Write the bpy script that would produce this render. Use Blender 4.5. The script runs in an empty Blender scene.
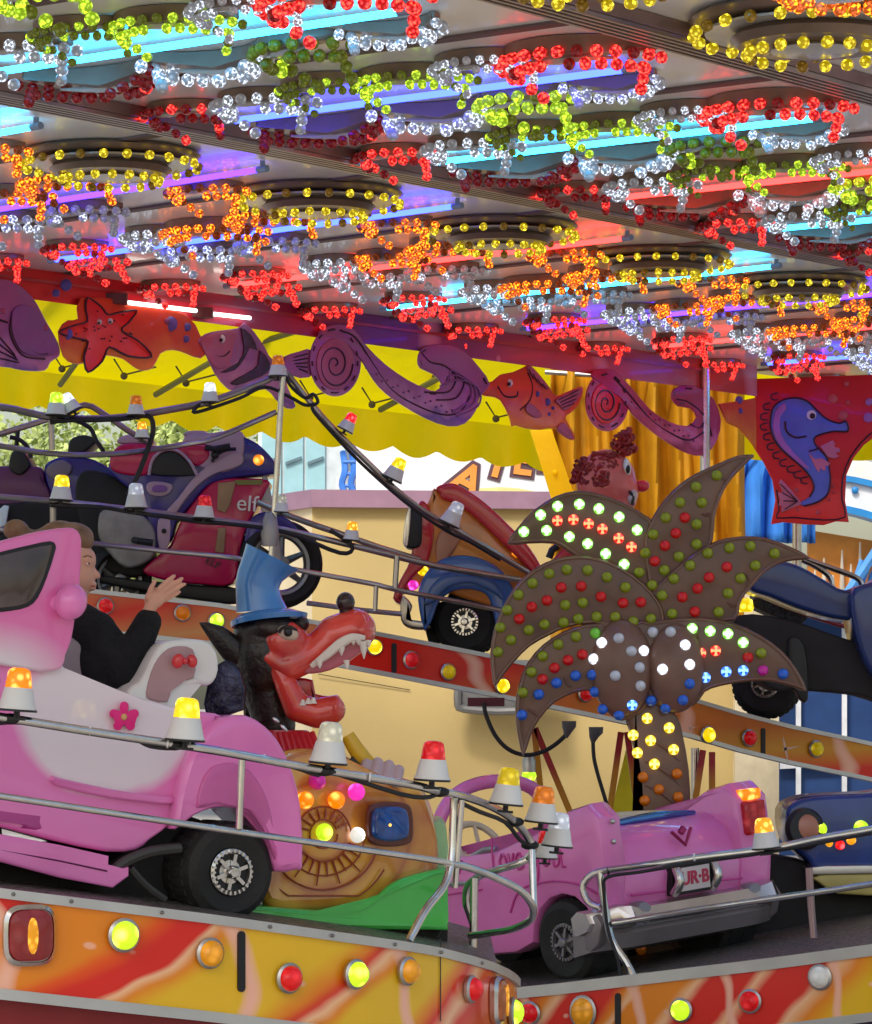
import bpy, bmesh, math, random
from mathutils import Vector, Matrix, Euler
random.seed(7)
R=math.radians; PI=math.pi
col=bpy.context.scene.collection
F=3500.0; HY=700.0; CX=436.0; EZ=1.6; HC=2.4; ZC=EZ+HC     # focal length in px, horizon row, eye height, ceiling height
def P(px,py,D): return Vector(((px-CX)/F*D, D, EZ+(HY-py)/F*D))
def Z(ox,oy,pts,s=4.0): return [(ox+x/s,oy+y/s) for x,y in pts]

# ---------------------------------------------------------------- materials
MATS={}
def mat(name,c=(.5,.5,.5),rough=.5,metal=0,coat=0,noise=.12,nscale=6,emit=None,es=0,bump=0,bscale=40,trans=0,sheen=0):
    if name in MATS: return MATS[name]
    m=bpy.data.materials.new(name); m.use_nodes=True; nt=m.node_tree; b=nt.nodes['Principled BSDF']
    b.inputs['Roughness'].default_value=rough; b.inputs['Metallic'].default_value=metal
    b.inputs['Coat Weight'].default_value=min(1,coat*.35); b.inputs['Coat Roughness'].default_value=.06; b.inputs['Specular IOR Level'].default_value=.35
    tc=nt.nodes.new('ShaderNodeTexCoord'); n=nt.nodes.new('ShaderNodeTexNoise'); n.inputs['Scale'].default_value=nscale; n.inputs['Detail'].default_value=5
    nt.links.new(tc.outputs['Object'],n.inputs['Vector'])
    r=nt.nodes.new('ShaderNodeValToRGB'); nt.links.new(n.outputs['Fac'],r.inputs['Fac'])
    r.color_ramp.elements[0].position=.3; r.color_ramp.elements[1].position=.7
    r.color_ramp.elements[0].color=tuple(x*(1-noise) for x in c)+(1,); r.color_ramp.elements[1].color=tuple(min(1,x*(1+noise)) for x in c)+(1,)
    nt.links.new(r.outputs['Color'],b.inputs['Base Color'])
    if emit: b.inputs['Emission Color'].default_value=tuple(emit)+(1,); b.inputs['Emission Strength'].default_value=es
    if trans: b.inputs['Transmission Weight'].default_value=trans
    if bump:
        n2=nt.nodes.new('ShaderNodeTexNoise'); n2.inputs['Scale'].default_value=bscale; n2.inputs['Detail'].default_value=4
        nt.links.new(tc.outputs['Object'],n2.inputs['Vector']); bp=nt.nodes.new('ShaderNodeBump'); bp.inputs['Strength'].default_value=bump; bp.inputs['Distance'].default_value=.01
        nt.links.new(n2.outputs['Fac'],bp.inputs['Height']); nt.links.new(bp.outputs['Normal'],b.inputs['Normal'])
    MATS[name]=m; return m
def lampmat(name,c,lit=0,scale=60,base=.8,rough=.2):
    """faceted translucent plastic cap; lit>0: it glows; unlit lamps get a faint painted glow too"""
    if name in MATS: return MATS[name]
    m=bpy.data.materials.new(name); m.use_nodes=True; nt=m.node_tree; b=nt.nodes['Principled BSDF']
    b.inputs['Roughness'].default_value=rough; b.inputs['Coat Weight'].default_value=.15; b.inputs['Specular IOR Level'].default_value=.4
    b.inputs['Base Color'].default_value=tuple(x*base for x in c)+(1,)
    tc=nt.nodes.new('ShaderNodeTexCoord'); v=nt.nodes.new('ShaderNodeTexVoronoi'); v.inputs['Scale'].default_value=scale
    nt.links.new(tc.outputs['Object'],v.inputs['Vector'])
    bp=nt.nodes.new('ShaderNodeBump'); bp.inputs['Strength'].default_value=.6; bp.inputs['Distance'].default_value=.01
    nt.links.new(v.outputs['Distance'],bp.inputs['Height']); nt.links.new(bp.outputs['Normal'],b.inputs['Normal'])
    if lit:
        r=nt.nodes.new('ShaderNodeValToRGB'); nt.links.new(v.outputs['Distance'],r.inputs['Fac'])
        w=tuple(min(1,.06+x) for x in c)
        r.color_ramp.elements[0].position=.12; r.color_ramp.elements[0].color=tuple(x*2.6 for x in w)+(1,)
        r.color_ramp.elements[1].position=.5; r.color_ramp.elements[1].color=tuple(x*.5 for x in c)+(1,)
        nt.links.new(r.outputs['Color'],b.inputs['Emission Color']); b.inputs['Emission Strength'].default_value=lit
    MATS[name]=m; return m
def emat(name,c,s):
    m=bpy.data.materials.new(name); m.use_nodes=True; nt=m.node_tree; nt.nodes.clear()
    e=nt.nodes.new('ShaderNodeEmission'); o=nt.nodes.new('ShaderNodeOutputMaterial'); e.inputs[0].default_value=tuple(c)+(1,); e.inputs[1].default_value=s
    nt.links.new(e.outputs[0],o.inputs[0]); MATS[name]=m; return m
def gradmat(name,axis,stops,rough=.35,coat=.5,wob=.15,wscale=1.5,spots=None,coord='Object',scale=1.0,off=0.0,shear=0.0):
    """printed art: colour stops along an object or UV axis, with wavy borders and optional pale streaks"""
    m=bpy.data.materials.new(name); m.use_nodes=True; nt=m.node_tree; b=nt.nodes['Principled BSDF']; L=nt.links
    b.inputs['Roughness'].default_value=rough; b.inputs['Coat Weight'].default_value=coat*.2; b.inputs['Specular IOR Level'].default_value=.3
    tc=nt.nodes.new('ShaderNodeTexCoord'); sp=nt.nodes.new('ShaderNodeSeparateXYZ'); L.new(tc.outputs[coord],sp.inputs[0])
    n=nt.nodes.new('ShaderNodeTexNoise'); n.inputs['Scale'].default_value=wscale; n.inputs['Detail'].default_value=4; L.new(tc.outputs[coord],n.inputs['Vector'])
    a=nt.nodes.new('ShaderNodeMath'); a.operation='MULTIPLY_ADD'; L.new(sp.outputs[axis],a.inputs[0]); a.inputs[1].default_value=scale; a.inputs[2].default_value=off
    if shear:
        a2=nt.nodes.new('ShaderNodeMath'); a2.operation='MULTIPLY_ADD'; L.new(sp.outputs['Y'],a2.inputs[0]); a2.inputs[1].default_value=shear; L.new(a.outputs[0],a2.inputs[2]); a=a2
    c=nt.nodes.new('ShaderNodeMath'); c.operation='MULTIPLY_ADD'; L.new(n.outputs['Fac'],c.inputs[0]); c.inputs[1].default_value=wob; L.new(a.outputs[0],c.inputs[2])
    r=nt.nodes.new('ShaderNodeValToRGB'); L.new(c.outputs[0],r.inputs['Fac']); cr=r.color_ramp
    while len(cr.elements)<len(stops): cr.elements.new(.5)
    for e,(p,cc) in zip(cr.elements,stops): e.position=p; e.color=tuple(cc)+(1,)
    outc=r.outputs['Color']
    if spots:
        w=nt.nodes.new('ShaderNodeTexWave'); w.inputs['Scale'].default_value=spots[0]; w.inputs['Distortion'].default_value=spots[1]; w.inputs['Detail'].default_value=3; L.new(tc.outputs[coord],w.inputs['Vector'])
        r2=nt.nodes.new('ShaderNodeValToRGB'); r2.color_ramp.elements[0].position=spots[2]; r2.color_ramp.elements[0].color=(0,0,0,1); r2.color_ramp.elements[1].position=1; r2.color_ramp.elements[1].color=(1,1,1,1); L.new(w.outputs['Fac'],r2.inputs['Fac'])
        mx=nt.nodes.new('ShaderNodeMixRGB'); L.new(r2.outputs['Color'],mx.inputs['Fac']); L.new(outc,mx.inputs[1]); mx.inputs[2].default_value=tuple(spots[3])+(1,); outc=mx.outputs[0]
        v=nt.nodes.new('ShaderNodeTexVoronoi'); v.inputs['Scale'].default_value=spots[4]; L.new(tc.outputs[coord],v.inputs['Vector'])
        r3=nt.nodes.new('ShaderNodeValToRGB'); r3.color_ramp.elements[0].position=.06; r3.color_ramp.elements[0].color=(.75,.75,.75,1); r3.color_ramp.elements[1].position=.1; r3.color_ramp.elements[1].color=(0,0,0,1); L.new(v.outputs['Distance'],r3.inputs['Fac'])
        mx2=nt.nodes.new('ShaderNodeMixRGB'); L.new(r3.outputs['Color'],mx2.inputs['Fac']); L.new(outc,mx2.inputs[1]); mx2.inputs[2].default_value=tuple(spots[3])+(1,); outc=mx2.outputs[0]
    L.new(outc,b.inputs['Base Color']); MATS[name]=m; return m

# ---------------------------------------------------------------- tagging
def tag(o,label=None,cat=None,group=None,kind=None):
    if label: o['label']=label
    if cat: o['category']=cat
    if group: o['group']=group
    if kind: o['kind']=kind
    return o
def empty(name,loc,label,cat,group=None):
    o=bpy.data.objects.new(name,None); col.objects.link(o); o.location=loc; o.empty_display_size=.1
    return tag(o,label,cat,group)
def wl(o):
    v=Vector(o.location)
    while o.parent: o=o.parent; v+=Vector(o.location)
    return v
def link(me,name,parent=None,wloc=(0,0,0),rot=None,sc=None):
    o=bpy.data.objects.new(name,me); col.objects.link(o); o.parent=parent
    o.location=Vector(wloc)-(wl(parent) if parent else Vector((0,0,0)))
    if rot is not None: o.rotation_euler=rot
    if sc: o.scale=(sc,sc,sc) if not hasattr(sc,'__len__') else sc
    return o
def copy_tree(o,parent=None):
    c=o.copy(); col.objects.link(c); c.parent=parent
    for ch in list(o.children): copy_tree(ch,c)
    return c

# ---------------------------------------------------------------- mesh builder (world coordinates)
def frame(ax):
    ax=Vector(ax).normalized(); u=ax.cross(Vector((0,0,1)))
    if u.length<.05: u=ax.cross(Vector((0,1,0)))
    u.normalize(); return ax,u,ax.cross(u)
def spline(pts,n=4,closed=False):
    pts=[Vector(p) for p in pts]; m=len(pts); out=[]
    rng=range(m if closed else m-1)
    for i in rng:
        g=lambda k: pts[k%m] if closed else pts[max(0,min(m-1,k))]
        p0,p1,p2,p3=g(i-1),g(i),g(i+1),g(i+2)
        for j in range(n):
            t=j/n; out.append(.5*((2*p1)+(p2-p0)*t+(2*p0-5*p1+4*p2-p3)*t*t+(3*p1-p0-3*p2+p3)*t**3))
    if not closed: out.append(pts[-1])
    return out
class MB:
    def __init__(s): s.bm=bmesh.new(); s.uv=None
    def faces_mi(s,fs,mi):
        for f in fs: f.material_index=mi
    def grid(s,rings,closed=True,mi=0,cap0=True,cap1=True):
        vs=[[s.bm.verts.new(p) for p in r] for r in rings]; n=len(vs[0]); fs=[]
        for a,b in zip(vs,vs[1:]):
            for i in range(n if closed else n-1):
                j=(i+1)%n
                try: fs.append(s.bm.faces.new((a[i],a[j],b[j],b[i])))
                except ValueError: pass
        if closed and cap0: fs.append(s.bm.faces.new(list(reversed(vs[0]))))
        if closed and cap1: fs.append(s.bm.faces.new(vs[-1]))
        s.faces_mi(fs,mi); return s
    def tube(s,pts,r,seg=8,mi=0,sm=0,closed=False):
        pts=[Vector(p) for p in pts]
        if sm: pts=spline(pts,sm)
        rr=r if hasattr(r,'__len__') else None
        n=len(pts); rings=[]; up=None
        for i,p in enumerate(pts):
            t=(pts[min(i+1,n-1)]-pts[max(i-1,0)])
            if t.length<1e-9: t=Vector((0,0,1))
            t.normalize()
            if up is None: _,u,v=frame(t)
            else:
                u=up-t*up.dot(t)
                if u.length<1e-6: _,u,_=frame(t)
                u.normalize(); v=t.cross(u)
            up=u
            if rr: q=i/(n-1)*(len(rr)-1); k=min(int(q),len(rr)-2); R_=rr[k]+(rr[k+1]-rr[k])*(q-k)
            else: R_=r
            rings.append([p+(u*math.cos(a)+v*math.sin(a))*R_ for a in [2*PI*k/seg for k in range(seg)]])
        return s.grid(rings,mi=mi)
    def lathe(s,prof,c,ax=(0,0,1),seg=20,mi=0):
        c=Vector(c); ax,u,v=frame(ax); rings=[[c+ax*h+(u*math.cos(2*PI*k/seg)+v*math.sin(2*PI*k/seg))*max(r,1e-4) for k in range(seg)] for r,h in prof]
        return s.grid(rings,mi=mi)
    def loft(s,rings,seg=20,mi=0):
        """rings: (center, axis, rx, ry)"""
        out=[]
        for c,ax,rx,ry in rings:
            ax=Vector(ax).normalized(); u=Vector((0,1,0)).cross(ax)
            if u.length<.2: u=Vector((1,0,0))
            u.normalize(); v=ax.cross(u); out.append([Vector(c)+u*math.cos(2*PI*k/seg)*rx+v*math.sin(2*PI*k/seg)*ry for k in range(seg)])
        return s.grid(out,mi=mi)
    def ell(s,c,r,rot=None,sub=3,mi=0):
        g=bmesh.ops.create_icosphere(s.bm,subdivisions=sub,radius=1)['verts']
        r=(r,r,r) if not hasattr(r,'__len__') else r
        M=Matrix.Translation(Vector(c))@(rot.to_matrix().to_4x4() if rot else Matrix())@Matrix.Diagonal((r[0],r[1],r[2],1))
        bmesh.ops.transform(s.bm,matrix=M,verts=g)
        s.faces_mi({f for v in g for f in v.link_faces},mi); return s
    def box(s,c,sz,M=None,mi=0):
        g=bmesh.ops.create_cube(s.bm,size=1)['verts']
        T=Matrix.Translation(Vector(c))@(M if M else Matrix())@Matrix.Diagonal((sz[0],sz[1],sz[2],1))
        bmesh.ops.transform(s.bm,matrix=T,verts=g); s.faces_mi({f for v in g for f in v.link_faces},mi); return s
    def quad(s,a,b,c,d,mi=0):
        f=s.bm.faces.new([s.bm.verts.new(Vector(p)) for p in (a,b,c,d)]); f.material_index=mi; return s
    def poly3(s,pts,off,mi=0):
        off=Vector(off); return s.grid([[Vector(p) for p in pts],[Vector(p)+off for p in pts]],mi=mi)
    def plate(s,pts,D,th,r=1.5,sm=0,mi=0,kx=0.0,px0=CX,seg=3,off=None,back=True,ky=0.0):
        """solid with a rounded edge: outline in px, placed at distance D (m), thickness th (m), edge radius r (px)"""
        q=[Vector((p[0],p[1],0)) for p in pts]
        if sm: q=spline(q,sm,True)
        # orientation
        A=sum(q[i].x*q[(i+1)%len(q)].y-q[(i+1)%len(q)].x*q[i].y for i in range(len(q)))
        if A<0: q.reverse()
        n=len(q); nr=[]
        for i in range(n):
            e1=(q[i]-q[i-1]); e2=(q[(i+1)%n]-q[i]); e1=e1.normalized() if e1.length else Vector((1,0,0)); e2=e2.normalized() if e2.length else e1
            m=Vector((-(e1.y+e2.y),e1.x+e2.x,0)); 
            if m.length<.3: m=Vector((-e1.y,e1.x,0))
            m.normalize(); k=1/max(.6,m.dot(Vector((-e1.y,e1.x,0)))); nr.append(m*k)
        mpp=D/F; off=Vector(off) if off is not None else Vector((0,1,0)); rings=[]
        rm=min(r*mpp,th*.45)
        lay=[(r*(1-math.sin(t)),rm*(1-math.cos(t))) for t in [k/seg*PI/2 for k in range(seg+1)]] if r>0 else [(0,0)]
        lay2=lay+[(a,th-b) for a,b in reversed(lay)] if back else lay+[(0,th)]
        for ins,dep in lay2:
            rings.append([P(q[i].x+nr[i].x*ins,q[i].y+nr[i].y*ins,D+kx*(q[i].x-px0)+ky*(q[i].y-HY))+off*dep for i in range(n)])
        return s.grid(rings,mi=mi)
    def build(s,name,ms,parent=None,loc=None,smooth=True,label=None,angle=40,bevel=0):
        bm=s.bm
        if len(bm.verts)==0: raise Exception('empty '+name)
        bmesh.ops.triangulate(bm,faces=[f for f in bm.faces if len(f.verts)>4],quad_method='BEAUTY',ngon_method='EAR_CLIP')
        bmesh.ops.recalc_face_normals(bm,faces=bm.faces)
        if parent is not None: base=wl(parent)
        elif loc is not None: base=Vector(loc)
        else:
            xs=[v.co for v in bm.verts]; base=Vector((sum(v.x for v in xs)/len(xs),sum(v.y for v in xs)/len(xs),min(v.z for v in xs)))
        for v in bm.verts: v.co-=base
        me=bpy.data.meshes.new(name); 
        if smooth:
            for f in bm.faces: f.smooth=True
            for e in bm.edges:
                if len(e.link_faces)==2 and e.calc_face_angle(0)>R(angle): e.smooth=False
        bm.to_mesh(me); bm.free()
        for m in (ms if isinstance(ms,(list,tuple)) else [ms]): me.materials.append(m)
        o=bpy.data.objects.new(name,me); col.objects.link(o); o.parent=parent
        if parent is None: o.location=base
        if bevel: b=o.modifiers.new('b','BEVEL'); b.width=bevel; b.segments=2; b.limit_method='ANGLE'
        if label: o['label']=label
        return o
def caps(p0,r0,p1,r1,n=6):
    return [('c',Vector(p0),r0,Vector(p1),r1)]
def blob(name,prims,m,parent,voxel=.008,smooth=4):
    """one continuous organic surface from overlapping ellipsoids and tapered limbs"""
    b=MB()
    for p in prims:
        if p[0]=='e': b.ell(p[1],p[2],p[3] if len(p)>3 else None,sub=3)
        else:
            _,p0,r0,p1,r1=p; b.ell(p0,r0,sub=3); b.ell(p1,r1,sub=3); b.tube([p0,p1],[r0,r1],16)
    o=b.build(name,m,parent); md=o.modifiers.new('r','REMESH'); md.mode='VOXEL'; md.voxel_size=voxel; md.use_smooth_shade=True
    sm=o.modifiers.new('s','SMOOTH'); sm.iterations=smooth; sm.factor=.5
    dg=bpy.context.evaluated_depsgraph_get(); me=bpy.data.meshes.new_from_object(o.evaluated_get(dg)); me.materials.clear(); me.materials.append(m)
    o.modifiers.clear(); o.data=me
    for f in me.polygons: f.use_smooth=True
    return o
def text_mesh(name,txt,size,M,m,parent,ext=.002,font=None,shear=0,bold=0):
    cu=bpy.data.curves.new(name,'FONT'); cu.body=txt; cu.size=size; cu.extrude=ext; cu.align_x='CENTER'; cu.align_y='CENTER'; cu.shear=shear; cu.offset=bold
    t=bpy.data.objects.new(name,cu); col.objects.link(t); dg=bpy.context.evaluated_depsgraph_get()
    me=bpy.data.meshes.new_from_object(t.evaluated_get(dg)); bpy.data.objects.remove(t); me.transform(M)
    base=wl(parent) if parent else Vector((0,0,0)); me.transform(Matrix.Translation(-base)); me.materials.clear(); me.materials.append(m)
    o=bpy.data.objects.new(name,me); col.objects.link(o); o.parent=parent; return o
def face_cam(loc,roll=0,yaw=0): # text plane standing upright, facing -Y
    return Matrix.Translation(Vector(loc))@Matrix.Rotation(yaw,4,'Z')@Matrix.Rotation(R(90),4,'X')@Matrix.Rotation(roll,4,'Z')

# ---------------------------------------------------------------- palette
chrome=mat('chrome_pipe',(.62,.6,.57),.22,1,noise=.1,nscale=20)
steel=mat('brushed_steel',(.5,.49,.47),.38,1,noise=.15)
alu=mat('aluminium_trim',(.56,.56,.54),.42,.8,noise=.08)
black=mat('black_plastic',(.015,.015,.017),.4,noise=.2)
rubber=mat('tyre_rubber',(.022,.021,.02),.75,noise=.3,bump=.4,bscale=60)
dark=mat('dark_underbody',(.02,.018,.018),.7,noise=.3)
pink=mat('glossy_pink_fibreglass',(.82,.2,.53),.3,coat=2.6,noise=.09,nscale=3)
dpink=mat('deep_pink_paint',(.6,.06,.3),.25,coat=.7,noise=.08)
white=mat('white_plastic',(.75,.73,.7),.35,noise=.05)
cream=mat('cream_plastic',(.7,.6,.42),.4,noise=.08)
red=mat('red_paint',(.6,.02,.03),.25,coat=2,noise=.1)
orange=mat('orange_paint',(.75,.25,.03),.3,coat=2,noise=.25,nscale=5)
blue=mat('blue_paint',(.04,.13,.4),.25,coat=2,noise=.15)
green=mat('green_fibreglass',(.06,.5,.07),.25,coat=2,noise=.15,nscale=4)
brown=mat('brown_palm_board',(.15,.072,.045),.38,coat=.8,noise=.28,nscale=6)
C_={'red':(1,.008,.012),'orange':(1,.25,.0),'yellow':(1,.72,.0),'lime':(.62,1,.02),'white':(.85,.9,1),'blue':(.03,.2,1),'green':(.3,1,.08),'magenta':(.9,.03,.5),'amber':(1,.4,.01),'clear':(.8,.8,.75),'violet':(.4,.08,1),'cyan':(0.05,.75,1)}
# ================================================================ world, light, camera
sc=bpy.context.scene
w=bpy.data.worlds.new("World"); sc.world=w; w.use_nodes=True; nt=w.node_tree; bg=nt.nodes['Background']
sky=nt.nodes.new('ShaderNodeTexSky'); sky.sky_type='NISHITA'; sky.sun_disc=False; sky.sun_elevation=R(48); sky.sun_rotation=R(200); sky.air_density=1.4; sky.dust_density=3
nt.links.new(sky.outputs[0],bg.inputs[0]); bg.inputs[1].default_value=.12
sl=bpy.data.lights.new('sun','SUN'); sl.energy=2.2; sl.angle=R(12); sl.color=(1,.95,.88); so=bpy.data.objects.new('sun',sl); col.objects.link(so)
so.rotation_euler=Euler((R(40),0,R(-20)))   # from behind the camera, a little to the left
cam=bpy.data.cameras.new('camera'); co=bpy.data.objects.new('camera',cam); col.objects.link(co); sc.camera=co
co.location=(0,0,EZ); co.rotation_euler=(R(90),0,0); cam.sensor_width=36; cam.lens=F/1024*36; cam.shift_y=(HY-512)/1024; cam.clip_end=2000; cam.clip_start=.1
sc.view_settings.view_transform='Standard'; sc.view_settings.look='None'; sc.view_settings.gamma=1; sc.view_settings.exposure=.46

# ================================================================ ground, far setting
g=MB(); g.quad((-300,-60,0),(300,-60,0),(300,600,0),(-300,600,0))
tag(g.build('ground',mat('pale_paving',(.38,.35,.32),.85,noise=.3,nscale=2,bump=.3,bscale=30),loc=(0,0,0)),kind='structure')

# ---- trees behind the awning
leafm=mat('leaf_green',(.42,.5,.16),.6,noise=.4,nscale=1.5)
leafm.node_tree.nodes['Principled BSDF'].inputs['Subsurface Weight'].default_value=0
barkm=mat('bark',(.1,.07,.045),.9,noise=.3,bump=.6)
def tree(x,y,h,rad,label):
    t=empty('tree',(x,y,0),label,'tree','trees behind the yellow awning')
    b=MB(); b.tube([(x,y,0),(x+.1,y,h*.3),(x,y+.1,h*.7)],[.22,.16,.08],8)
    for k in range(6):
        a=k*1.05; b.tube([(x,y,h*.35+.2*k),(x+math.cos(a)*rad*.5,y+math.sin(a)*rad*.5,h*.55+.2*k)],[.07,.02],6)
    b.build('trunk',barkm,t)
    c=MB(); rnd=random.Random(int(x*10))
    cl=[]
    for k in range(26):
        a=rnd.uniform(0,2*PI); e=rnd.uniform(-.7,1); q=rnd.uniform(.35,1)
        cl.append((Vector((x+math.cos(a)*rad*q*math.cos(e),y+math.sin(a)*rad*q*math.cos(e)*.8,h*.66+math.sin(e)*rad*.75*q)),rnd.uniform(.3,.6)*rad*.6))
    for ctr,r in cl:
        for k in range(420):
            d=Vector((rnd.gauss(0,1),rnd.gauss(0,1),rnd.gauss(0,1))).normalized()*r*rnd.uniform(.5,1.05); p=ctr+d
            u=Vector((rnd.gauss(0,1),rnd.gauss(0,1),rnd.gauss(0,1))).normalized(); v=u.cross(d).normalized(); s_=rnd.uniform(.035,.07)
            c.bm.faces.new([c.bm.verts.new(p-u*s_),c.bm.verts.new(p+v*s_*.6),c.bm.verts.new(p+u*s_),c.bm.verts.new(p-v*s_*.6)])
    c.build('crown',leafm,t,smooth=False)
tree(-7.6,46,6.0,2.2,'pale green leafy tree at the left edge under the yellow awning')
tree(-5.0,47,6.3,2.4,'leafy tree behind the handlebars of the dark quad bike')
tree(-2.4,46,6.0,2.0,'leafy tree above the seat of the magenta and blue motorbike')
# ---- teal shop front behind
D=42.0
t=empty('shop_building',P(260,880,D),'teal and white shop front beyond the yellow awning','building')
tealm=mat('teal_panel',(.32,.55,.6),.5,noise=.08); winm=mat('shop_glass',(.12,.2,.24),.1,coat=.5)
b=MB(); b.plate([(258,405),(345,405),(345,833),(258,833)],D,6,0); b.build('wall',mat('pale_shop_wall',(.6,.66,.68),.7),t)
for i,x in enumerate((262,284,306)):
    b=MB(); b.plate([(x,425),(x+19,422),(x+19,505),(x,505)],D-.05,.05,0); o=b.build('window',tealm,t)
    b=MB(); b.plate([(x+1.5,462),(x+17.5,456),(x+17.5,459),(x+1.5,465)],D-.09,.03,0); b.build('glazing_bar',winm,o)
# ---- white lorry with orange letters
D=34.0
t=empty('white_lorry',P(500,865,D),'white lorry with outlined orange letters on its side behind the beige wall','lorry')
b=MB(); b.plate([(356,425),(370,410),(730,360),(730,700),(356,700)],D,2.4,2); b.build('body',mat('lorry_white',(.8,.8,.84),.35,noise=.02),t)
b=MB(); b.plate([(500+70*math.cos(a)+0,520+33*math.sin(a)) for a in [k*PI/12 for k in range(24)]],D-.012,.01,0); b.build('printed_sun',mat('pale_yellow_print',(.85,.72,.3),.5),t)
for (x) in (400,660):
    b=MB(); b.lathe([(.2,0),(.45,0),(.5,.06),(.5,.25),(.2,.3)],P(x,700,D)+Vector((0,.1,-1.12+(0))),(0,1,0)); b.build('wheel',rubber,t)
ltr=mat('orange_letter',(.85,.32,.06),.5); ol=mat('letter_outline',(.12,.06,.08),.5)
for ch,x,y,s_,ro in (('A',467,481,.42,-28),('T',498,464,.4,-16),('E',523,462,.38,-8),('L',548,458,.38,-2)):
    text_mesh('letter',ch,s_*1.0,face_cam(P(x,y,D-.02),R(-ro)*-1 if 0 else R(ro)),ltr,t,ext=.008,bold=.012)
    text_mesh('letter_outline',ch,s_*1.0,face_cam(P(x,y,D-.008),R(ro)),ol,t,ext=.006,bold=.045)
# small white and blue car-shaped ride piece left of the lorry
t=empty('slide_ride',P(335,700,36),'white and blue fairground slide piece above the beige wall','ride')
b=MB(); b.plate([(334,500),(336,478),(345,470),(392,476),(400,500)],36,1,3); b.build('body',white,t)
b=MB()
for x in (343,352): b.tube([P(x,452,35.9),P(x+2,470,35.8),P(x-1,485,35.8),P(x+6,500,35.8)],.035,6,sm=4)
for y in (462,474,486): b.tube([P(343,y,35.8),P(355,y,35.8)],.02,6)
b.build('ladder',mat('ride_blue',(.06,.22,.7),.35,coat=.5),t)
b=MB()
for k in range(4): b.tube([P(362+6*k,430,35.7),P(362+6*k,475,35.7)],.04,6)
b.tube([P(334,431,35.7),P(402,436,35.7)],.04,6); b.build('railing',mat('ride_orange',(.8,.35,.15),.4),t)

# ---- beige wall with mauve coping
D=30.0
wallm=mat('beige_render',(.57,.43,.18),.7,noise=.1,nscale=.9,bump=.15,bscale=20); cop=mat('mauve_coping',(.34,.2,.28),.6,noise=.1)
t=empty('booth_wall',P(520,900,D),'beige booth wall with a mauve coping behind the ride','wall')
zt=P(0,497,D).z; 
A=P(312,0,D); A.z=0; Bp=P(778,0,D+.6); Bp.z=0; L0=P(225,0,D+2.2); L0.z=0
def wallseg(b,a,c,z0,z1,th,dz=0,mi=0):
    d=(c-a); n=Vector((d.y,-d.x,0)).normalized()*th
    b.poly3([a+Vector((0,0,z0)),c+Vector((0,0,z0)),c+Vector((0,0,z1+dz)),a+Vector((0,0,z1))],-n,mi)
b=MB(); wallseg(b,A,Bp,0,zt,.2,-.02); b.build('wall_panel',wallm,t,smooth=False)
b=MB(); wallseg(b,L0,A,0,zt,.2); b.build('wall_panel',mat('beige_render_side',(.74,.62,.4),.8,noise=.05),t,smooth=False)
b=MB(); o1=Vector((0,-.08,0)); wallseg(b,A+o1,Bp+o1,zt-.09,zt+.06,.35); wallseg(b,L0+o1+Vector((-.05,-.05,0)),A+o1,zt-.091,zt+.061,.35); b.build('coping',cop,t,smooth=False)
for xx in (430,640):
    b=MB(); b.box(P(xx,700,D+.012*(xx-312)/4.66*.1)+Vector((0,-.012+.6*(xx-312)/466,-.1)),(.02,.02,2.9)); b.build('wall_joint',mat('joint_tan',(.4,.29,.12),.7),t)
b=MB(); b.tube([P(318,674,D-.02),P(410,690,D+.11)],.004,5); b.build('wall_cable',mat('cord_dark',(.08,.06,.02),.7),t)
b=MB(); b.tube([P(x,y,D-.06) for x,y in [(458,690),(458,702),(464,709),(515,711),(560,700)]],.035,8,sm=3); b.plate([(459,660),(560,660),(560,700),(515,709),(464,707),(459,700)],D-.04,.03,0); b.build('hatch',mat('grey_hatch',(.18,.18,.18),.4,.3),t)

# ---- right background: blue cloth, blue and white ride, striped panel
t=empty('blue_cloth',P(760,545,29.5),'bright blue cloth hanging between the orange curtain and the seahorse panel','cloth')
b=MB(); nx=40; rows=[]
for j in range(9):
    rows.append([P(742+ i*1.9+ (3 if j<2 else 0),455+j*11,29.5)+Vector((0,.09*math.sin(i*.5+j*.2)+.03*math.sin(i*1.1),0)) for i in range(nx)])
b.grid(rows,closed=False); o=b.build('sheet',mat('blue_fabric',(.04,.22,.7),.7,noise=.1),t); sm_=o.modifiers.new('s','SOLIDIFY'); sm_.thickness=.01
b=MB(); b.tube([P(735,454,29.45),P(830,454,29.45)],.02,8); b.build('hanging_rod',steel,t)
t=empty('low_wall',P(770,900,30.2),'low mauve topped wall under the blue cloth','wall')
b=MB(); b.plate([(735,540),(779,542),(779,880),(735,880)],30.2,.2,0); b.build('wall_panel',mat('cream_wall',(.72,.62,.42),.7),t)
b=MB(); b.plate([(733,528),(800,530),(800,541),(733,539)],30.1,.4,.5); b.build('coping',mat('lilac_coping',(.5,.38,.55),.6),t)
t=empty('swing_ride',P(830,900,33),'round white and blue ride rim with an orange pipe organ panel at the right edge','ride')
rb=mat('ride_blue'); 
def arc(cx,cy,r,a0,a1,D,rad,n=24): return [P(cx+r*math.cos(R(a0+(a1-a0)*k/n)),cy+r*.9*math.sin(R(a0+(a1-a0)*k/n)),D) for k in range(n+1)]
b=MB(); 
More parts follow.
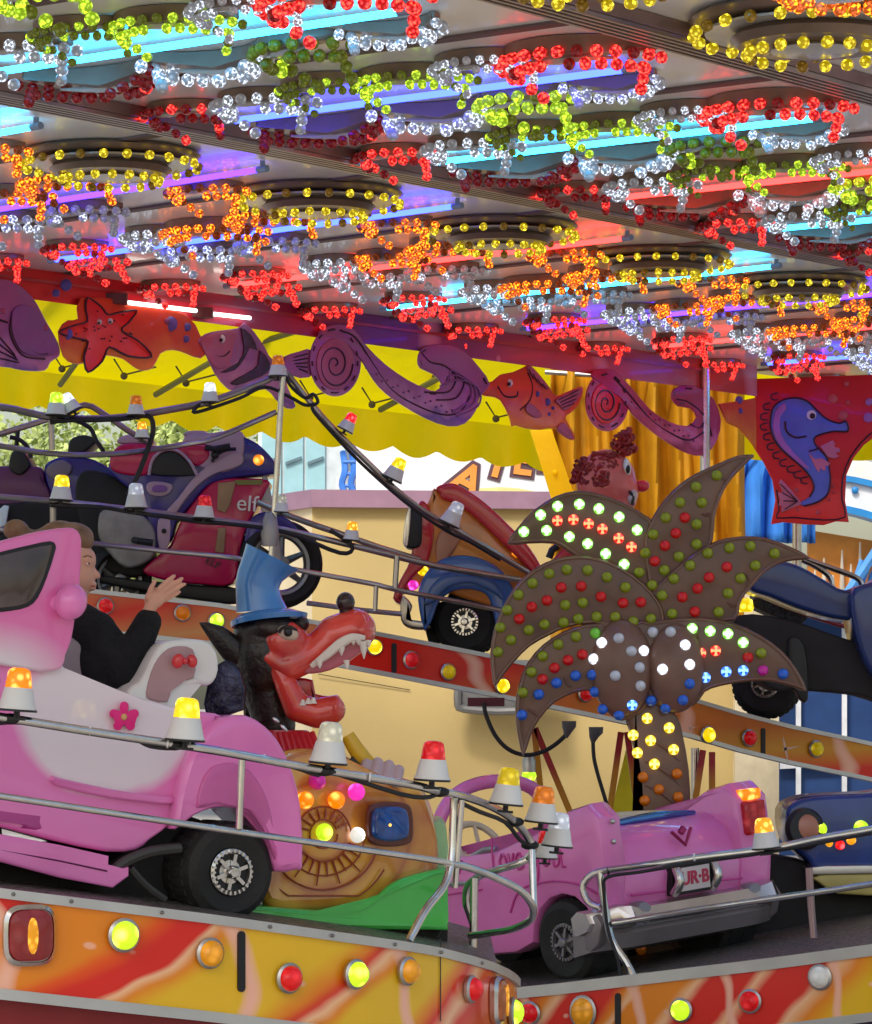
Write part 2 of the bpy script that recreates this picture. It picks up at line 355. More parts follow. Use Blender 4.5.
def band(b,cx,cy,r0,r1,a0,a1,D,th,mi=0,n=24):
    pts=[(cx+r1*math.cos(R(a0+(a1-a0)*k/n)),cy+r1*math.sin(R(a0+(a1-a0)*k/n))) for k in range(n+1)]+[(cx+r0*math.cos(R(a1+(a0-a1)*k/n)),cy+r0*math.sin(R(a1+(a0-a1)*k/n))) for k in range(n+1)]
    b.plate(pts,D,th,0,mi=mi)
band(b,815,690,186,212,-115,-20,33,.3); band(b,815,690,180,187,-115,-20,32.95,.35,1); band(b,815,690,211,217,-115,-20,32.95,.35,1)
for k in range(16):
    a=R(-112+k*5.6); b.ell(P(815+199*math.cos(a)+(k%2)*3,690+199*math.sin(a)+(k%3-1)*5,32.97),(.035,.02,.035),sub=2,mi=1)
b.build('rim',[mat('ride_white',(.8,.82,.85),.3,coat=.4),mat('ride_blue2',(.03,.25,.6),.3,coat=.4)],t)
b=MB(); b.plate([(808,530),(900,545),(900,640),(808,600)],33.4,.1,0); b.build('organ_panel',mat('organ_orange',(.75,.28,.04),.5),t)
b=MB()
for k,x in enumerate(range(815,900,9)): h=[30,42,25,50,36,58,30,20,44,30][k%10]; b.tube([P(x,600-h,33.3),P(x,603,33.3)],[.008,.035],8)
b.build('organ_pipes',mat('organ_pipe',(.75,.65,.5),.3,.3),t)
b=MB()
for k in range(7): b.tube([P(846+k*8,606,33.2),P(862+k*8,560,33.2)],.028,6)
b.tube([P(835,612,33.1),P(880,545,33.1)],.05,6); b.build('stair_rail',mat('ride_lightblue',(.1,.35,.8),.4),t)
t=empty('striped_booth',P(820,900,34),'blue and white booth seen below the rear platform at the right edge','booth')
b=MB(); b.plate([(776,605),(900,600),(900,880),(776,880)],36,1,0); b.build('wall',mat('deep_blue_panel',(.02,.06,.19),.5),t)
b=MB()
for k in range(7) if 0 else (0,5): b.plate([(780,612+k*29),(900,606+k*29),(900,612+k*29+3*(k%3)),(780,618+k*29+3*(k%3))],35.9,.05,0)
for x in (796,842): b.plate([(x,600),(x+5,600),(x+5,812),(x,812)],35.85,.05,0)
b.build('stripes',mat('ride_white'),t)
b=MB(); b.plate([(778,600),(900,600),(900,607),(778,607)],35.5,.3,0); b.build('turquoise_ledge',mat('turquoise',(.05,.45,.45),.5),t)
b=MB(); b.tube([P(797,520,29),P(797,620,29)],.04,10); tag(b.build('steel_pole',chrome),'thin steel pole below the seahorse panel','pole')
# white tent roof strip at far right
b=MB(); b.plate([(846,455),(900,470),(900,505),(840,492)],34,1,1); tag(b.build('tent_roof',mat('tent_white',(.75,.74,.68),.7)),'pale tent roof right of the seahorse panel','tent')

# ---- yellow awning
ym=bpy.data.materials.new('yellow_tarpaulin'); ym.use_nodes=True; nt=ym.node_tree; pb=nt.nodes['Principled BSDF']; pb.inputs['Base Color'].default_value=(1,.68,.002,1); pb.inputs['Roughness'].default_value=.55
tr=nt.nodes.new('ShaderNodeBsdfTranslucent'); tr.inputs[0].default_value=(1,.8,.0,1); mx=nt.nodes.new('ShaderNodeMixShader'); mx.inputs[0].default_value=.72
tc=nt.nodes.new('ShaderNodeTexCoord'); n_=nt.nodes.new('ShaderNodeTexNoise'); n_.inputs['Scale'].default_value=1.3; n_.inputs['Detail'].default_value=6; bp=nt.nodes.new('ShaderNodeBump'); bp.inputs['Strength'].default_value=.35; bp.inputs['Distance'].default_value=.15
nt.links.new(tc.outputs['Object'],n_.inputs['Vector']); nt.links.new(n_.outputs['Fac'],bp.inputs['Height']); nt.links.new(bp.outputs[0],pb.inputs['Normal']); nt.links.new(bp.outputs[0],tr.inputs['Normal'])
nt.links.new(pb.outputs[0],mx.inputs[1]); nt.links.new(tr.outputs[0],mx.inputs[2]); nt.links.new(mx.outputs[0],nt.nodes['Material Output'].inputs[0])
DA=28.0
t=empty('awning',P(300,470,DA),'bright yellow awning with a scalloped valance behind the carved frieze','awning')
vt=lambda x: 367+.115*x
def vb(x): return vt(x)+37+6*abs(math.sin((x-305)/44*PI))*1.4-3
for xa,xb in ((-60,180),(180,386),(386,585),(740,930)):
    b=MB(); n=60; top=[P(xa+(xb-xa)*i/n,vt(xa+(xb-xa)*i/n) if xa<700 else 420,DA) for i in range(n+1)]; rows=[top]
    for f in (.35,.7,1): rows.append([P(x,(vt(x) if xa<700 else 420)+((vb(x)-vt(x)) if xa<700 else 40)*f,DA)+Vector((0,.09*math.sin(x*.11+1.5*math.sin(x*.023))*f,0)) for x in [xa+(xb-xa)*i/n for i in range(n+1)]])
    b.grid(rows,closed=False); b.build('valance',ym,t)
b=MB(); n=30; rows=[]
for j in range(6):
    f=j/5; rows.append([P(x,(vt(x) if x<700 else 420)*(1-f)+(265+.1*x)*f,DA+.0-1.2*f)+Vector((0,0,-.06*math.sin(PI*f)*abs(math.sin(x/90*PI)))) for x in [-60+i*33.5 for i in range(n+1)]])
b.grid(rows,closed=False); b.build('roof_sheet',ym,t)
for xa,ya,xb,yb in ((-10,340,60,285),(60,385,100,330),(155,395,240,345),(235,350,300,330),(380,410,450,372),(425,378,470,360)):
    b=MB(); b.tube([P(xa,ya,DA-.35),P(xb,yb,DA-1.0 if xa else DA-.35)],.024,6); b.build('frame_tube',mat('olive_steel',(.14,.14,.04),.5,.4),t)
b=MB()
for x in range(60,560,62):
    y=vt(x); b.tube([P(x-8,y-22,DA-.5),P(x+2,y-6,DA-.4),P(x+34,y-14,DA-.5)],.008,5); b.ell(P(x+2,y-5,DA-.42),.03,sub=2)
b.build('tie_cords',mat('cord_dark',(.08,.06,.02),.7),t)

# ---- orange curtain
b=MB(); rows=[]; n=150
for j in range(14):
    y=365+j*24; rows.append([P(552+i*1.28+ (-.25*(75-i))*(1-j/13)*.1,y,27)+Vector((0,.17*math.sin(i*.30-j*.30+.9*math.sin(j*.3))*(.6+.4*math.sin(i*.09+1))+.03*math.sin(i*.71-j*.4),0)) for i in range(n)])
b.grid(rows,closed=False)
t=empty('curtain',P(645,690,27),'orange pleated curtain hanging behind the clown head','curtain'); o=b.build('cloth',mat('orange_curtain',(.52,.24,.003),.65,noise=.12),t); q=o.modifiers.new('s','SOLIDIFY'); q.thickness=.008
b=MB(); b.tube([P(545,372,26.9),P(745,385,26.9)],.02,8); b.build('curtain_rail',steel,t)
b=MB(); b.plate([(530,430),(552,430),(583,520),(558,520)],26.6,.02,.5); b.ell(P(555,472,26.58),.018,sub=2); tag(b.build('yellow_strap',ym),'olive yellow strap running down beside the orange curtain','strap')
# ================================================================ ride canopy: ceiling, beams, lights
def UV(u,v,z=ZC): return Vector((u*.602-v*.798,u*.798+v*.602,z))
def topx(p): return (CX+p.x/p.y*F, HY-(p.z-EZ)/p.y*F)
cm=mat('ceiling_lacquer',(.93,.88,.8),.3,coat=.8,noise=.1,nscale=.8)
seam=mat('ceiling_seam',(.16,.1,.09),.6)
t=empty('canopy_ceiling',UV(15,9.5),'white lacquered ceiling of the ride canopy, set in long panels between two beams','ceiling')
U0,U1=3.5,27.0; V0,V1=4.6,13.62
def cbox(b,u0,u1,v0,v1,z0,z1,mi=0):
    return b.grid([[UV(u0,v0,z),UV(u1,v0,z),UV(u1,v1,z),UV(u0,v1,z)] for z in (z0,z1)],mi=mi)
VB=[V0,6.84,9.55,V1]
for a,c in zip(VB,VB[1:]):
    b=MB(); cbox(b,U0,U1,a+.002,c-.002,ZC,ZC+.08); b.build('ceiling_panel',cm,t,smooth=False)
TA=lambda k:(13.75+1.45*(k-2)); TB=lambda k:(9.5+1.38*(k-1))
b=MB()
for k in range(-4,11):
    u=TA(k)+.62
    if u<U1-.5: b.grid([[UV(u+dx-(13-v)*.12,v,z) for dx,v in ((0,9.66),(.06,9.66),(.06,13.5),(0,13.5))] for z in (ZC-.012,ZC-.001)])
for k in range(-3,13):
    u=TB(k)+.62
    if u<U1-.5: cbox(b,u,u+.06,6.95,9.44,ZC-.012,ZC-.001)
for k in range(-3,13):
    u=TB(k)+.9
    if u<U1-.5: cbox(b,u,u+.06,V0,6.73,ZC-.012,ZC-.001)
b.build('seam_strips',seam,t,smooth=False)
bm_=mat('beam_metal',(.3,.2,.18),.4,.5,noise=.15)
for v,lab in ((6.84,'brown ribbed metal beam crossing the top right corner of the ceiling'),(9.55,'brown ribbed metal beam crossing the middle of the ceiling')):
    b=MB(); cbox(b,U0,U1,v-.085,v+.085,ZC-.05,ZC-.003)
    for d in (-.07,-.035,0,.035,.07): cbox(b,U0,U1,v+d-.008,v+d+.008,ZC-.068,ZC-.052,1)
    tag(b.build('ceiling_beam',[bm_,mat('beam_rib',(.4,.33,.3),.3,.7)],smooth=False),lab,'beam')

TUBE={'cyan':((.02,.5,1),11),'blue':((.018,.035,1),13),'violet':((.05,.014,1),10),'red':((1,.02,.018),9)}
tm={k:emat('neon_'+k,g_,s_) for k,(g_,s_) in TUBE.items()}
endm=mat('tube_holder',(.25,.35,.5),.3,.2)
order=['first','second','third','fourth','fifth','sixth','seventh','eighth','ninth','tenth','eleventh']
def neon(p0,p1,c,label):
    t=empty('neon_tube',(p0+p1)/2,label,'neon tube','coloured neon tubes on the ride ceiling')
    b=MB(); b.tube([p0+(p1-p0)*.01,p1-(p1-p0)*.01],.0135,8); b.build('glass_tube',tm[c],t)
    for p,d in ((p0,1),(p1,-1)):
        b=MB(); q=(p1-p0).normalized()*d; b.tube([p-q*.03,p+q*.03],.016,8); b.box(p+Vector((0,0,.02)),(.022,.022,.035)); b.build('tube_holder',endm,t)
# ---- ornaments
def bulbmesh(name,m,r=.0203,seg=2,hot=None):
    b=MB(); b.ell((0,0,0),(r,r,r*1.1),sub=seg)
    if hot:
        for f in b.bm.faces:
            if random.random()<.13: f.material_index=1
    o=b.build(name,[m,hot] if hot else m,loc=(0,0,0),smooth=True,angle=60); me=o.data; bpy.data.objects.remove(o); return me
HOT={'red':(1,.035,.02),'orange':(1,.2,.01),'yellow':(1,.72,.03),'lime':(.6,1,.03),'white':(.6,.68,.85)}
BM={}
for k,l in (('red',.6),('orange',.5),('yellow',.45),('lime',.42),('white',.16)):
    BM[k]=bulbmesh('bulb',lampmat('bulb_lit_'+k,C_[k] if k!='orange' else (1,.15,.0),l,70,.35,.5),hot=emat('bulb_hot_'+k,HOT[k],{'red':4.5,'orange':3.6,'yellow':3,'lime':2,'white':1.6}[k])); BM[k+'0']=bulbmesh('bulb',lampmat('bulb_off_'+k,tuple(x*f for x,f in zip(C_[k],(.4,.3,.4) if k!='white' else (.75,.72,.68))),.10,70,.6))
BM['brown0']=BM['orange0']
plm=mat('ornament_bronze',(.22,.15,.1),.3,.2,coat=.4,noise=.2); inl=mat('ornament_inlay',(.5,.47,.42),.2,coat=.7)
def mk(bm_,key,par,p):
    o=bpy.data.objects.new('bulb',BM[key]); col.objects.link(o); o.parent=par; o.location=p; o.rotation_euler=(random.random()*6,random.random()*6,0); return o
def proto_ring(c):
    t=empty('bulb_ring',(0,0,0),'x','light ornament')
    b=MB(); b.lathe([(.05,0),(.38,0),(.40,-.015),(.38,-.03),(.26,-.035),(.05,-.035)],(0,0,0),(0,0,1),32); b.build('disc',plm,t)
    b=MB(); b.lathe([(.24,-.05),(.27,-.075),(.245,-.1),(.13,-.105)],(0,0,0),(0,0,1),32); b.build('inner_disc',plm,t)
    b=MB(); b.lathe([(.12,-.10),(.14,-.115),(.02,-.12)],(0,0,0),(0,0,1),24); b.lathe([(.29,-.055),(.35,-.058),(.35,-.05)],(0,0,0),(0,0,1),32); b.build('inlay',inl,t)
    n=24
    for k in range(n):
        a=2*PI*k/n; 
        if k in (5,6,7): continue
        mk(0,c if random.random()<.85 else c+'0',t,(.385*math.cos(a),.385*math.sin(a),-.062))
    for k in range(18): a=2*PI*k/18+.2; mk(0,c if random.random()<.85 else c+'0',t,(.215*math.cos(a),.215*math.sin(a),-.125))
    return t
def proto_cres(c,n,Ro,half,fat,zt,mix=.85):
    t=empty('bulb_crescent',(0,0,0),'x','light ornament'); b=MB(); N=20; ou=[];inn=[]
    for k in range(N+1):
        f=-1+2*k/N; a=f*half; wd=fat*(1-abs(f)**2.2)+.015; ou.append(((Ro)*math.sin(a),(Ro)*math.cos(a)-Ro*.5)); inn.append(((Ro-wd)*math.sin(a),(Ro-wd)*math.cos(a)-Ro*.5))
    pl=ou+inn[::-1]
    cxy=(sum(p[0] for p in pl)/len(pl),sum(p[1] for p in pl)/len(pl))
    b.grid([[Vector((o_[0],o_[1],0)),Vector((o_[0],o_[1],-zt*.5)),Vector((o_[0]*.97,o_[1]*.97,-zt*(.6+.5*(1-abs(-1+2*k/N))))),Vector((i_[0]*1.03,i_[1]*1.03,-zt*(.6+.5*(1-abs(-1+2*k/N))))),Vector((i_[0],i_[1],0))] for k,(o_,i_) in enumerate(zip(ou,inn))]); b.build('crescent_plate',plm,t)
    mid=[Vector(((o_[0]+i_[0])/2*.9,(o_[1]+i_[1])/2*.9+.01,-zt-.004)) for o_,i_ in zip(ou,inn)][3:-3]
    b=MB(); b.tube(mid,[.004,fat*.16,.004],6); b.build('inlay',inl,t)
    for k in range(n):
        f=-1+2*k/(n-1); a=f*half*1.02; r_=Ro+.012
        mk(0,c if random.random()<mix else c+'0',t,(r_*math.sin(a),r_*math.cos(a)-Ro*.5,-zt*.75-.01))
    for k in range(n-1):     # second, lower row
        f=-1+2*(k+.5)/(n-1); a=f*half*.98; r_=Ro-.03
        if abs(f)<.12: continue
        mk(0,c if random.random()<mix else c+'0',t,(r_*math.sin(a),r_*math.cos(a)-Ro*.5,-zt*.9-.034))
    for s in (-1,1):
        for j in range(3):
            a=s*half*(1.0); r_=Ro-.045*(j+1); mk(0,c if random.random()<mix else c+'0',t,(r_*math.sin(a)+s*.02*j,r_*math.cos(a)-Ro*.5-.03*j,-zt-.025*(j+1)))
    return t
PROT={}
for c in ('red','orange','white','lime'):
    for m_,x in (('',.8),('0',.08)):
        PROT[c+m_]=proto_cres(c,14,.27,1.4,.12,.06,x); PROT[c+m_+'s']=proto_cres(c,11,.19,1.5,.09,.045,x)
PROT['yellow']=proto_ring('yellow')
protos=list(PROT.values()); NORN=0
KIND={'':'','s':'small '}
def orn(key,u,v,rot,scale,label,group):
    global NORN
    p=UV(u,v,ZC-.004); px,py=topx(p)
    if px<-70 or px>945 or py<-60: return
    o=copy_tree(PROT[key]); o.location=p; o.rotation_euler=(0,0,rot); o.scale=(scale,)*3; o['label']=label; o['group']=group; NORN+=1
base_rot=math.atan2(-.602,.798)   # local x along -v (towards the right end of a tube)
colsA={-3:'red',-2:'cyan',-1:'violet',0:'cyan',1:'violet',2:'blue',3:'red',4:'cyan',5:'violet',6:'red',7:'blue',8:'cyan',9:'violet'}
colsB={-2:'violet',-1:'blue',0:'red',1:'cyan',2:'blue',3:'cyan',4:'red',5:'cyan',6:'violet',7:'blue',8:'cyan',9:'red'}
rows=[]
def vis(u,v): x,y=topx(UV(u,v,ZC)); return -80<x<950 and y>-60
na=nb=nc=0
for k in range(-3,10):
    if not any(vis(TA(k)-.35*f,12.95-3*f) for f in (0,.25,.5,.75,1)): continue
    c=colsA[k]; rn='rear row '+str(na+1); na+=1
    p0=UV(TA(k),12.95,ZC-.042); p1=UV(TA(k)-.35,9.98,ZC-.042)
    if k>-2: neon(p0,p1,c,f'glowing {c} neon tube, {rn}, between the middle beam and the carved fascia')
    def O(key,t,o,rot,sc_,lab,g='bulb ornaments on the ride ceiling'):
        orn(key,TA(k)-.35*t+o,12.95-2.97*t,base_rot+rot,sc_,f'{lab} {c} tube, {rn}',g)
    O('reds',-.12,-.18,3.3,1.0,'red bulbs before the left tip of the')
    O('reds',.03,.22,2.9,1.05,'red bulb crescent behind the left end of the')
    O('reds',.14,-.25,3.4,.95,'red bulb crescent in front of the left end of the')
    O('whites',.29,.26,3.3,1.15,'white bulb crescent behind the left third of the')
    O('whites',.36,-.3,2.8,1.15,'white bulb crescent in front of the left third of the')
    O('white0s',.47,.3,3.3,1.1,'unlit bulb crescent behind the middle of the')
    O('oranges' if k%2 else 'orange',.5,-.28,3.35,1.05,'orange bulb crescent in front of the middle of the')
    O('orange',.68,-.42,3.0,1.0,'orange bulb crescent next to the yellow ring on the')
    O('oranges',.78,.25,3.3,1.0,'small orange bulb crescent behind the right third of the')
    O('yellow',.87,-.62,.4*k,1.0,'yellow double bulb ring at the right end of the')
for k in range(-2,10):
    if not any(vis(TB(k),9.2-1.9*f) for f in (0,.25,.5,.75,1)): continue
    c=colsB[k]; rn='middle row '+str(nb+1); nb+=1
    if k>0: neon(UV(TB(k),9.26,ZC-.042),UV(TB(k),7.3,ZC-.042),c,f'glowing {c} neon tube, {rn}, between the two ceiling beams')
    def O(key,t,o,rot,sc_,lab): orn(key,TB(k)+o,9.26-1.96*t,base_rot+rot,sc_,f'{lab} {c} tube, {rn}','bulb ornaments on the ride ceiling')
    O('reds' if k%2 else 'red0s',-.02,-.28,3.1,1.0,'red bulb cluster in front of the left tip of the')
    O('red0',.14,.3,.1,1.1,'large red crescent behind the left end of the')
    O('whites',.2,-.3,3.3,1.1,'white bulb crescent in front of the left third of the')
    O('whites',.42,.33,.2,1.25,'white bulb crescent behind the middle of the')
    O('lime0',.4,-.4,3.1,.8,'olive bulb crescent in front of the middle of the')
    O('lime',.6,-.34,3.4,.9,'lime bulbs in front of the middle right of the')
    O('lime0s' if k%2 else 'limes',.62,.3,2.8,1.2,'olive lime bulbs behind the middle right of the')
    O('white',.8,-.42,3.2,.85,'white bulb crescent in front of the right third of the')
    O('red',1.0,-.4,3.3,1.15,'large red bulb crescent at the right end of the')
    O('whites',.88,.28,.1,1.0,'white bulb crescent behind the right end of the')
for k in range(-2,9):
    if not any(vis(TB(k)+.3,6.5-1.5*f) for f in (0,.5,1)): continue
    c=['blue','cyan','violet'][k%3]; rn='front row '+str(nc+1); nc+=1
    neon(UV(TB(k)+.3,6.35,ZC-.042),UV(TB(k)+.3,4.9,ZC-.042),c,f'glowing {c} neon tube, {rn}, in the top right corner')
    def O(key,t,o,rot,sc_,lab): orn(key,TB(k)+.3+o,6.35-1.45*t,base_rot+rot,sc_,f'{lab} {c} tube, {rn}','bulb ornaments on the ride ceiling')
    O('yellow',.02,-.6,0,1.1,'yellow double bulb ring before the left end of the')
    O('oranges',.25,.3,1,1.1,'orange bulb crescent behind the left end of the')
    O('yellow',.62,-.55,1,.8,'yellow bulb ring in front of the middle of the')
for p in protos:
    for ch in list(p.children): bpy.data.objects.remove(ch)
    bpy.data.objects.remove(p)

# ================================================================ carved fascia and frieze (rear edge of the canopy)
DF=lambda x: 8400/(435-.134*x); DFx=lambda x: 8400*.134/(435-.134*x)**2
fy=lambda x: 265+.134*x
fg=gradmat('fascia_paint','X',[(0,(.62,.05,.02)),(.25,(.66,.02,.02)),(.42,(.5,.02,.05)),(.52,(.2,.04,.16)),(.6,(.22,.05,.2)),(.68,(.55,.06,.1)),(.8,(.55,.08,.05)),(1,(.5,.03,.04))],wob=.1,wscale=1.2,scale=.15,off=.41,spots=(.25,5,.97,(.7,.25,.35),3.5))
b=MB(); xs=[-80+i*30 for i in range(31)]
b.grid([[P(x,fy(x)-1,DF(x)-.03),P(x,fy(x)+30,DF(x)-.03),P(x,fy(x)+30,DF(x)+.05),P(x,fy(x)-1,DF(x)+.05)] for x in [q for q in xs if q<=757]+[757]])
b.grid([[P(x,fy(x)+9,DF(x)-.055),P(x,fy(x)+12,DF(x)-.055),P(x,fy(x)+12,DF(x)-.029),P(x,fy(x)+9,DF(x)-.029)] for x in [q for q in xs if q<=757]],mi=1)
tag(b.build('canopy_fascia',[fg,mat('fascia_bead',(.42,.04,.05),.3,coat=.6)],smooth=False,loc=P(300,340,DF(300))),'long painted red and purple fascia board along the rear edge of the ceiling','fascia')
b=MB()
for x0,x1 in ((121,196),(210,250)): b.tube([P(x0,fy(x0)+12.5+8,DF(x0)-.09),P(x1,fy(x1)+12.5+7,DF(x1)-.09)],.012,8)
t=empty('strip_light',P(160,300,DF(160)-.1),'thin white strip light glowing on the red fascia','strip light'); b.build('tube',emat('strip_white',(1,.95,.85),3.0),t)
for bx,by in ((117,299),(203,313)):
    b=MB(); b.box(P(bx,by,DF(bx)-.06),(.12,.08,.06)); b.build('bracket',mat('bracket_dark',(.15,.05,.05),.5,.3),t)
lnm=mat('painted_line',(.05,.012,.03),.4,noise=.1)
class FB:   # a carved, painted board of the frieze
    def __init__(s,xc,dz=0): s.b=MB(); s.xc=xc; s.D=DF(xc)-.07+dz; s.k=DFx(xc)
    def plate(s,pts,mi=0,th=.045,lift=0,r=1.2,sm=3): s.b.plate(pts,s.D-lift,th,r,sm,mi,s.k,s.xc); return s
    def edge(s,pts,mi=1,ins=3.2,sm=3,lift=.004,r=.9,dash=True):
        q=spline([Vector((x,y,0)) for x,y in pts],sm,True) if sm else [Vector((x,y,0)) for x,y in pts]
        A=sum(q[i].x*q[(i+1)%len(q)].y-q[(i+1)%len(q)].x*q[i].y for i in range(len(q)))
        if A<0: q.reverse()
        n=len(q); m=s.D/F; w=[]
        for i in range(n):
            t=q[(i+1)%n]-q[i-1]; nn=Vector((-t.y,t.x,0)); nn=nn.normalized() if nn.length else nn; w.append(q[i]+nn*ins)
        acc=0; seg=[]; on=True
        for i in range(n):
            a,c=w[i],w[(i+1)%n]; L_=(c-a).length; acc+=L_
            if on: seg.append(a)
            if acc>(7 if on else 3.5) and dash:
                if on and len(seg)>1: s.b.tube([P(v.x,v.y,s.D-lift+s.k*(v.x-s.xc)) for v in seg],r*m,5,mi)
                on=not on; acc=0; seg=[]
        return s
    def line(s,pts,r=1.1,mi=1,lift=.006,sm=4):
        m=s.D/F; s.b.tube([P(x,y,s.D-lift+s.k*(x-s.xc)) for x,y in pts],r*m,5,mi,sm); return s
    def dot(s,x,y,r,mi,lift=.004): s.b.ell(P(x,y,s.D-lift+s.k*(x-s.xc)),(r*s.D/F,.012,r*s.D/F),sub=2,mi=mi); return s
    def done(s,ms,label,cat='carved board'): return tag(s.b.build('carved_board',ms),label,cat)
pur=gradmat('purple_board','Z',[(.1,(.09,.05,.2)),(.35,(.34,.16,.38)),(.5,(.2,.1,.32)),(.68,(.58,.24,.42)),(1,(.36,.1,.26))],wob=.8,wscale=6,scale=2.5)  # brighter, pinker stops stand in for red lamp light on the boards
pin=gradmat('magenta_board','Z',[(.1,(.25,.01,.07)),(.35,(.6,.05,.2)),(.5,(.35,.02,.1)),(.68,(.68,.15,.3)),(1,(.45,.02,.1))],wob=.8,wscale=5,scale=2.5)
ora=gradmat('orange_red_board','Z',[(.1,(.5,.03,.01)),(.4,(.88,.14,.01)),(.6,(.9,.27,.03)),(1,(.7,.06,.02))],wob=.8,wscale=5,scale=2.5)  # stops raised here too, lamp light put into the paint
rdm=gradmat('red_board','Z',[(.1,(.5,.005,.01)),(.45,(.88,.025,.02)),(.7,(.9,.06,.05)),(1,(.7,.015,.02))],wob=.8,wscale=5,scale=2.0)
wht=mat('painted_white',(.75,.72,.75),.4); lil=mat('painted_lilac',(.27,.1,.27),.4); pk=mat('painted_pink',(.45,.1,.18),.4); blu=mat('painted_violet_blue',(.12,.1,.4),.4)
z=lambda pts:Z(0,260,pts)
f=FB(15); f.plate(z([(-200,60),(0,75),(60,90),(130,150),(180,240),(230,330),(235,380),(200,405),(175,440),(90,440),(0,425),(-200,430)]))
f.plate(z([(60,190),(110,180),(170,230),(225,320),(225,370),(170,385),(90,370),(50,300),(45,230)]),mi=2,th=.02,lift=.012)
f.line(z([(50,210),(40,280),(60,340),(100,385),(180,395)])).line(z([(95,280),(110,340),(150,375),(190,375)])).line(z([(85,285),(105,278)])).line(z([(0,240),(30,250)]))
for x in range(4): f.line(z([(0,310+x*28),(60+5*x,380+x*10)]),.8)
f.dot(45,328,3.5,3).dot(45.5,329,1.8,1).dot(3,311,3,3); f.done([pur,lnm,lil,pk],'smiling purple fish cut-out at the left end of the frieze')
f=FB(130); f.plate(z([(230,285),(270,240),(310,235),(320,150),(520,165),(740,215),(800,300),(835,350),(800,392),(740,372),(690,358),(640,372),(610,430),(565,440),(530,425),(490,395),(440,382),(370,378),(330,410),(290,412),(250,385)]),sm=2)
st=[]
for k in range(5):
    a=-PI/2-.35+k*2*PI/5; a2=a+PI/5; Rr=[48,45,62,58,46][k]; st+= [(103+Rr*.62*math.cos(a-.26),331+Rr*.52*math.sin(a-.26)),(103+Rr*.95*math.cos(a),331+Rr*.74*math.sin(a)),(103+Rr*.62*math.cos(a+.28),331+Rr*.52*math.sin(a+.28)),(103+19*math.cos(a2),331+17*math.sin(a2))]
f.plate(st,mi=2,th=.03,lift=.016,sm=2); 
f.b.tube([P(x,y,f.D-.016+f.k*(x-f.xc)) for x,y in st+[st[0]]],.006,5,1,3)
for i in range(26): a=random.random()*6.3; q=random.uniform(5,30); f.dot(103+q*math.cos(a),331+q*.8*math.sin(a),.9,1,.02)
f.dot(99,322,3,3,.02).dot(110,321,3,3,.02).dot(99,323,1.3,1,.03).dot(110,322,1.3,1,.03)
f.dot(170,324,8,4).dot(167,321,3,5,.01).dot(187,327,4.5,4).dot(186,339,4,4).dot(67,334,6,4).dot(56,293,4,4).dot(66,285,6,4)
f.done([ora,lnm,rdm,wht,blu,lil],'red starfish on an orange cut-out board with violet bubbles')
z=lambda pts:Z(190,300,pts)
f=FB(250); f.plate(z([(30,165),(60,135),(115,122),(190,112),(215,90),(255,125),(300,190),(332,240),(400,215),(480,200),(478,250),(440,300),(385,312),(400,370),(422,425),(385,432),(340,395),(300,355),(220,370),(150,355),(95,290),(55,205)]),sm=2)
f.plate(z([(40,165),(115,130),(180,128),(195,190),(175,255),(130,275),(90,260)]),mi=2,th=.02,lift=.012)
f.plate(z([(200,110),(245,140),(270,200),(240,190),(220,230),(180,280),(120,290),(190,250),(215,190)]),mi=1,th=.02,lift=.014,sm=2)
f.plate(z([(280,200),(320,250),(310,290),(250,320),(190,340),(160,330),(230,290),(270,260)]),mi=1,th=.02,lift=.014,sm=2)
for k in range(5): f.line(z([(395+10*k,235-6*k+k*16),(470,215+k*18)]),.8)
f.line(z([(50,180),(80,215),(130,225),(158,205)])).dot(221,339,4.5,3).dot(221,340,2,1,.02); f.done([pur,lnm,pk,wht],'grinning striped zebra fish cut-out left of the purple spiral wave')
def spiral(f,cx,cy,rx,ry,turns=2.4,r=1.0,mi=1,ph=0):
    f.line([(cx+rx*(1-k/60)*math.cos(ph+k/60*turns*2*PI),cy+ry*(1-k/60)*math.sin(ph+k/60*turns*2*PI)) for k in range(58)],r,mi,.012,1)
f=FB(385)
f.plate([(335+26*math.cos(a),361+35*math.sin(a)) for a in [k*PI/10 for k in range(20)]],th=.05,sm=2)
f.plate([(335+19*math.cos(a),364+26*math.sin(a)) for a in [k*PI/8 for k in range(16)]],mi=2,th=.02,lift=.010,sm=2)
f.plate([(285,357),(300,351),(312,350),(316,372),(300,378),(285,370)],th=.03,lift=-.01,sm=2)
f.plate([(318,334),(325,327),(340,324),(355,330),(366,345),(385,364),(408,380),(425,388),(435,391),(441,384),(433,374),(420,368),(417,360),(420,350),(430,345),(450,345),(465,352),(480,368),(490,384),(480,396),(476,410),(465,423),(448,426),(425,418),(402,405),(385,393),(373,380),(362,362),(352,350),(340,340)],th=.05,lift=.002,sm=2)
f.edge([(318,334),(325,327),(340,324),(355,330),(366,345),(385,364),(408,380),(425,388),(435,391),(441,384),(433,374),(420,368),(417,360),(420,350),(430,345),(450,345),(465,352),(480,368),(490,384),(480,396),(476,410),(465,423),(448,426),(425,418),(402,405),(385,393),(373,380),(362,362),(352,350),(340,340)],sm=2)
for q_ in (0,1,2): f.line([(440+5*q_,386-2*q_),(456-2*q_,378-5*q_+2),(470+4*q_,384+2*q_),(470+4*q_,400+3*q_),(452+3*q_,412+2*q_)],1.2,3)
f.line([(340,330),(356,338),(372,362),(392,390),(420,407),(446,415),(462,410),(470,396)],.9).line([(425,392),(448,392),(456,380),(452,372)],.9).line([(436,400),(456,398),(464,384),(460,374)],.9)
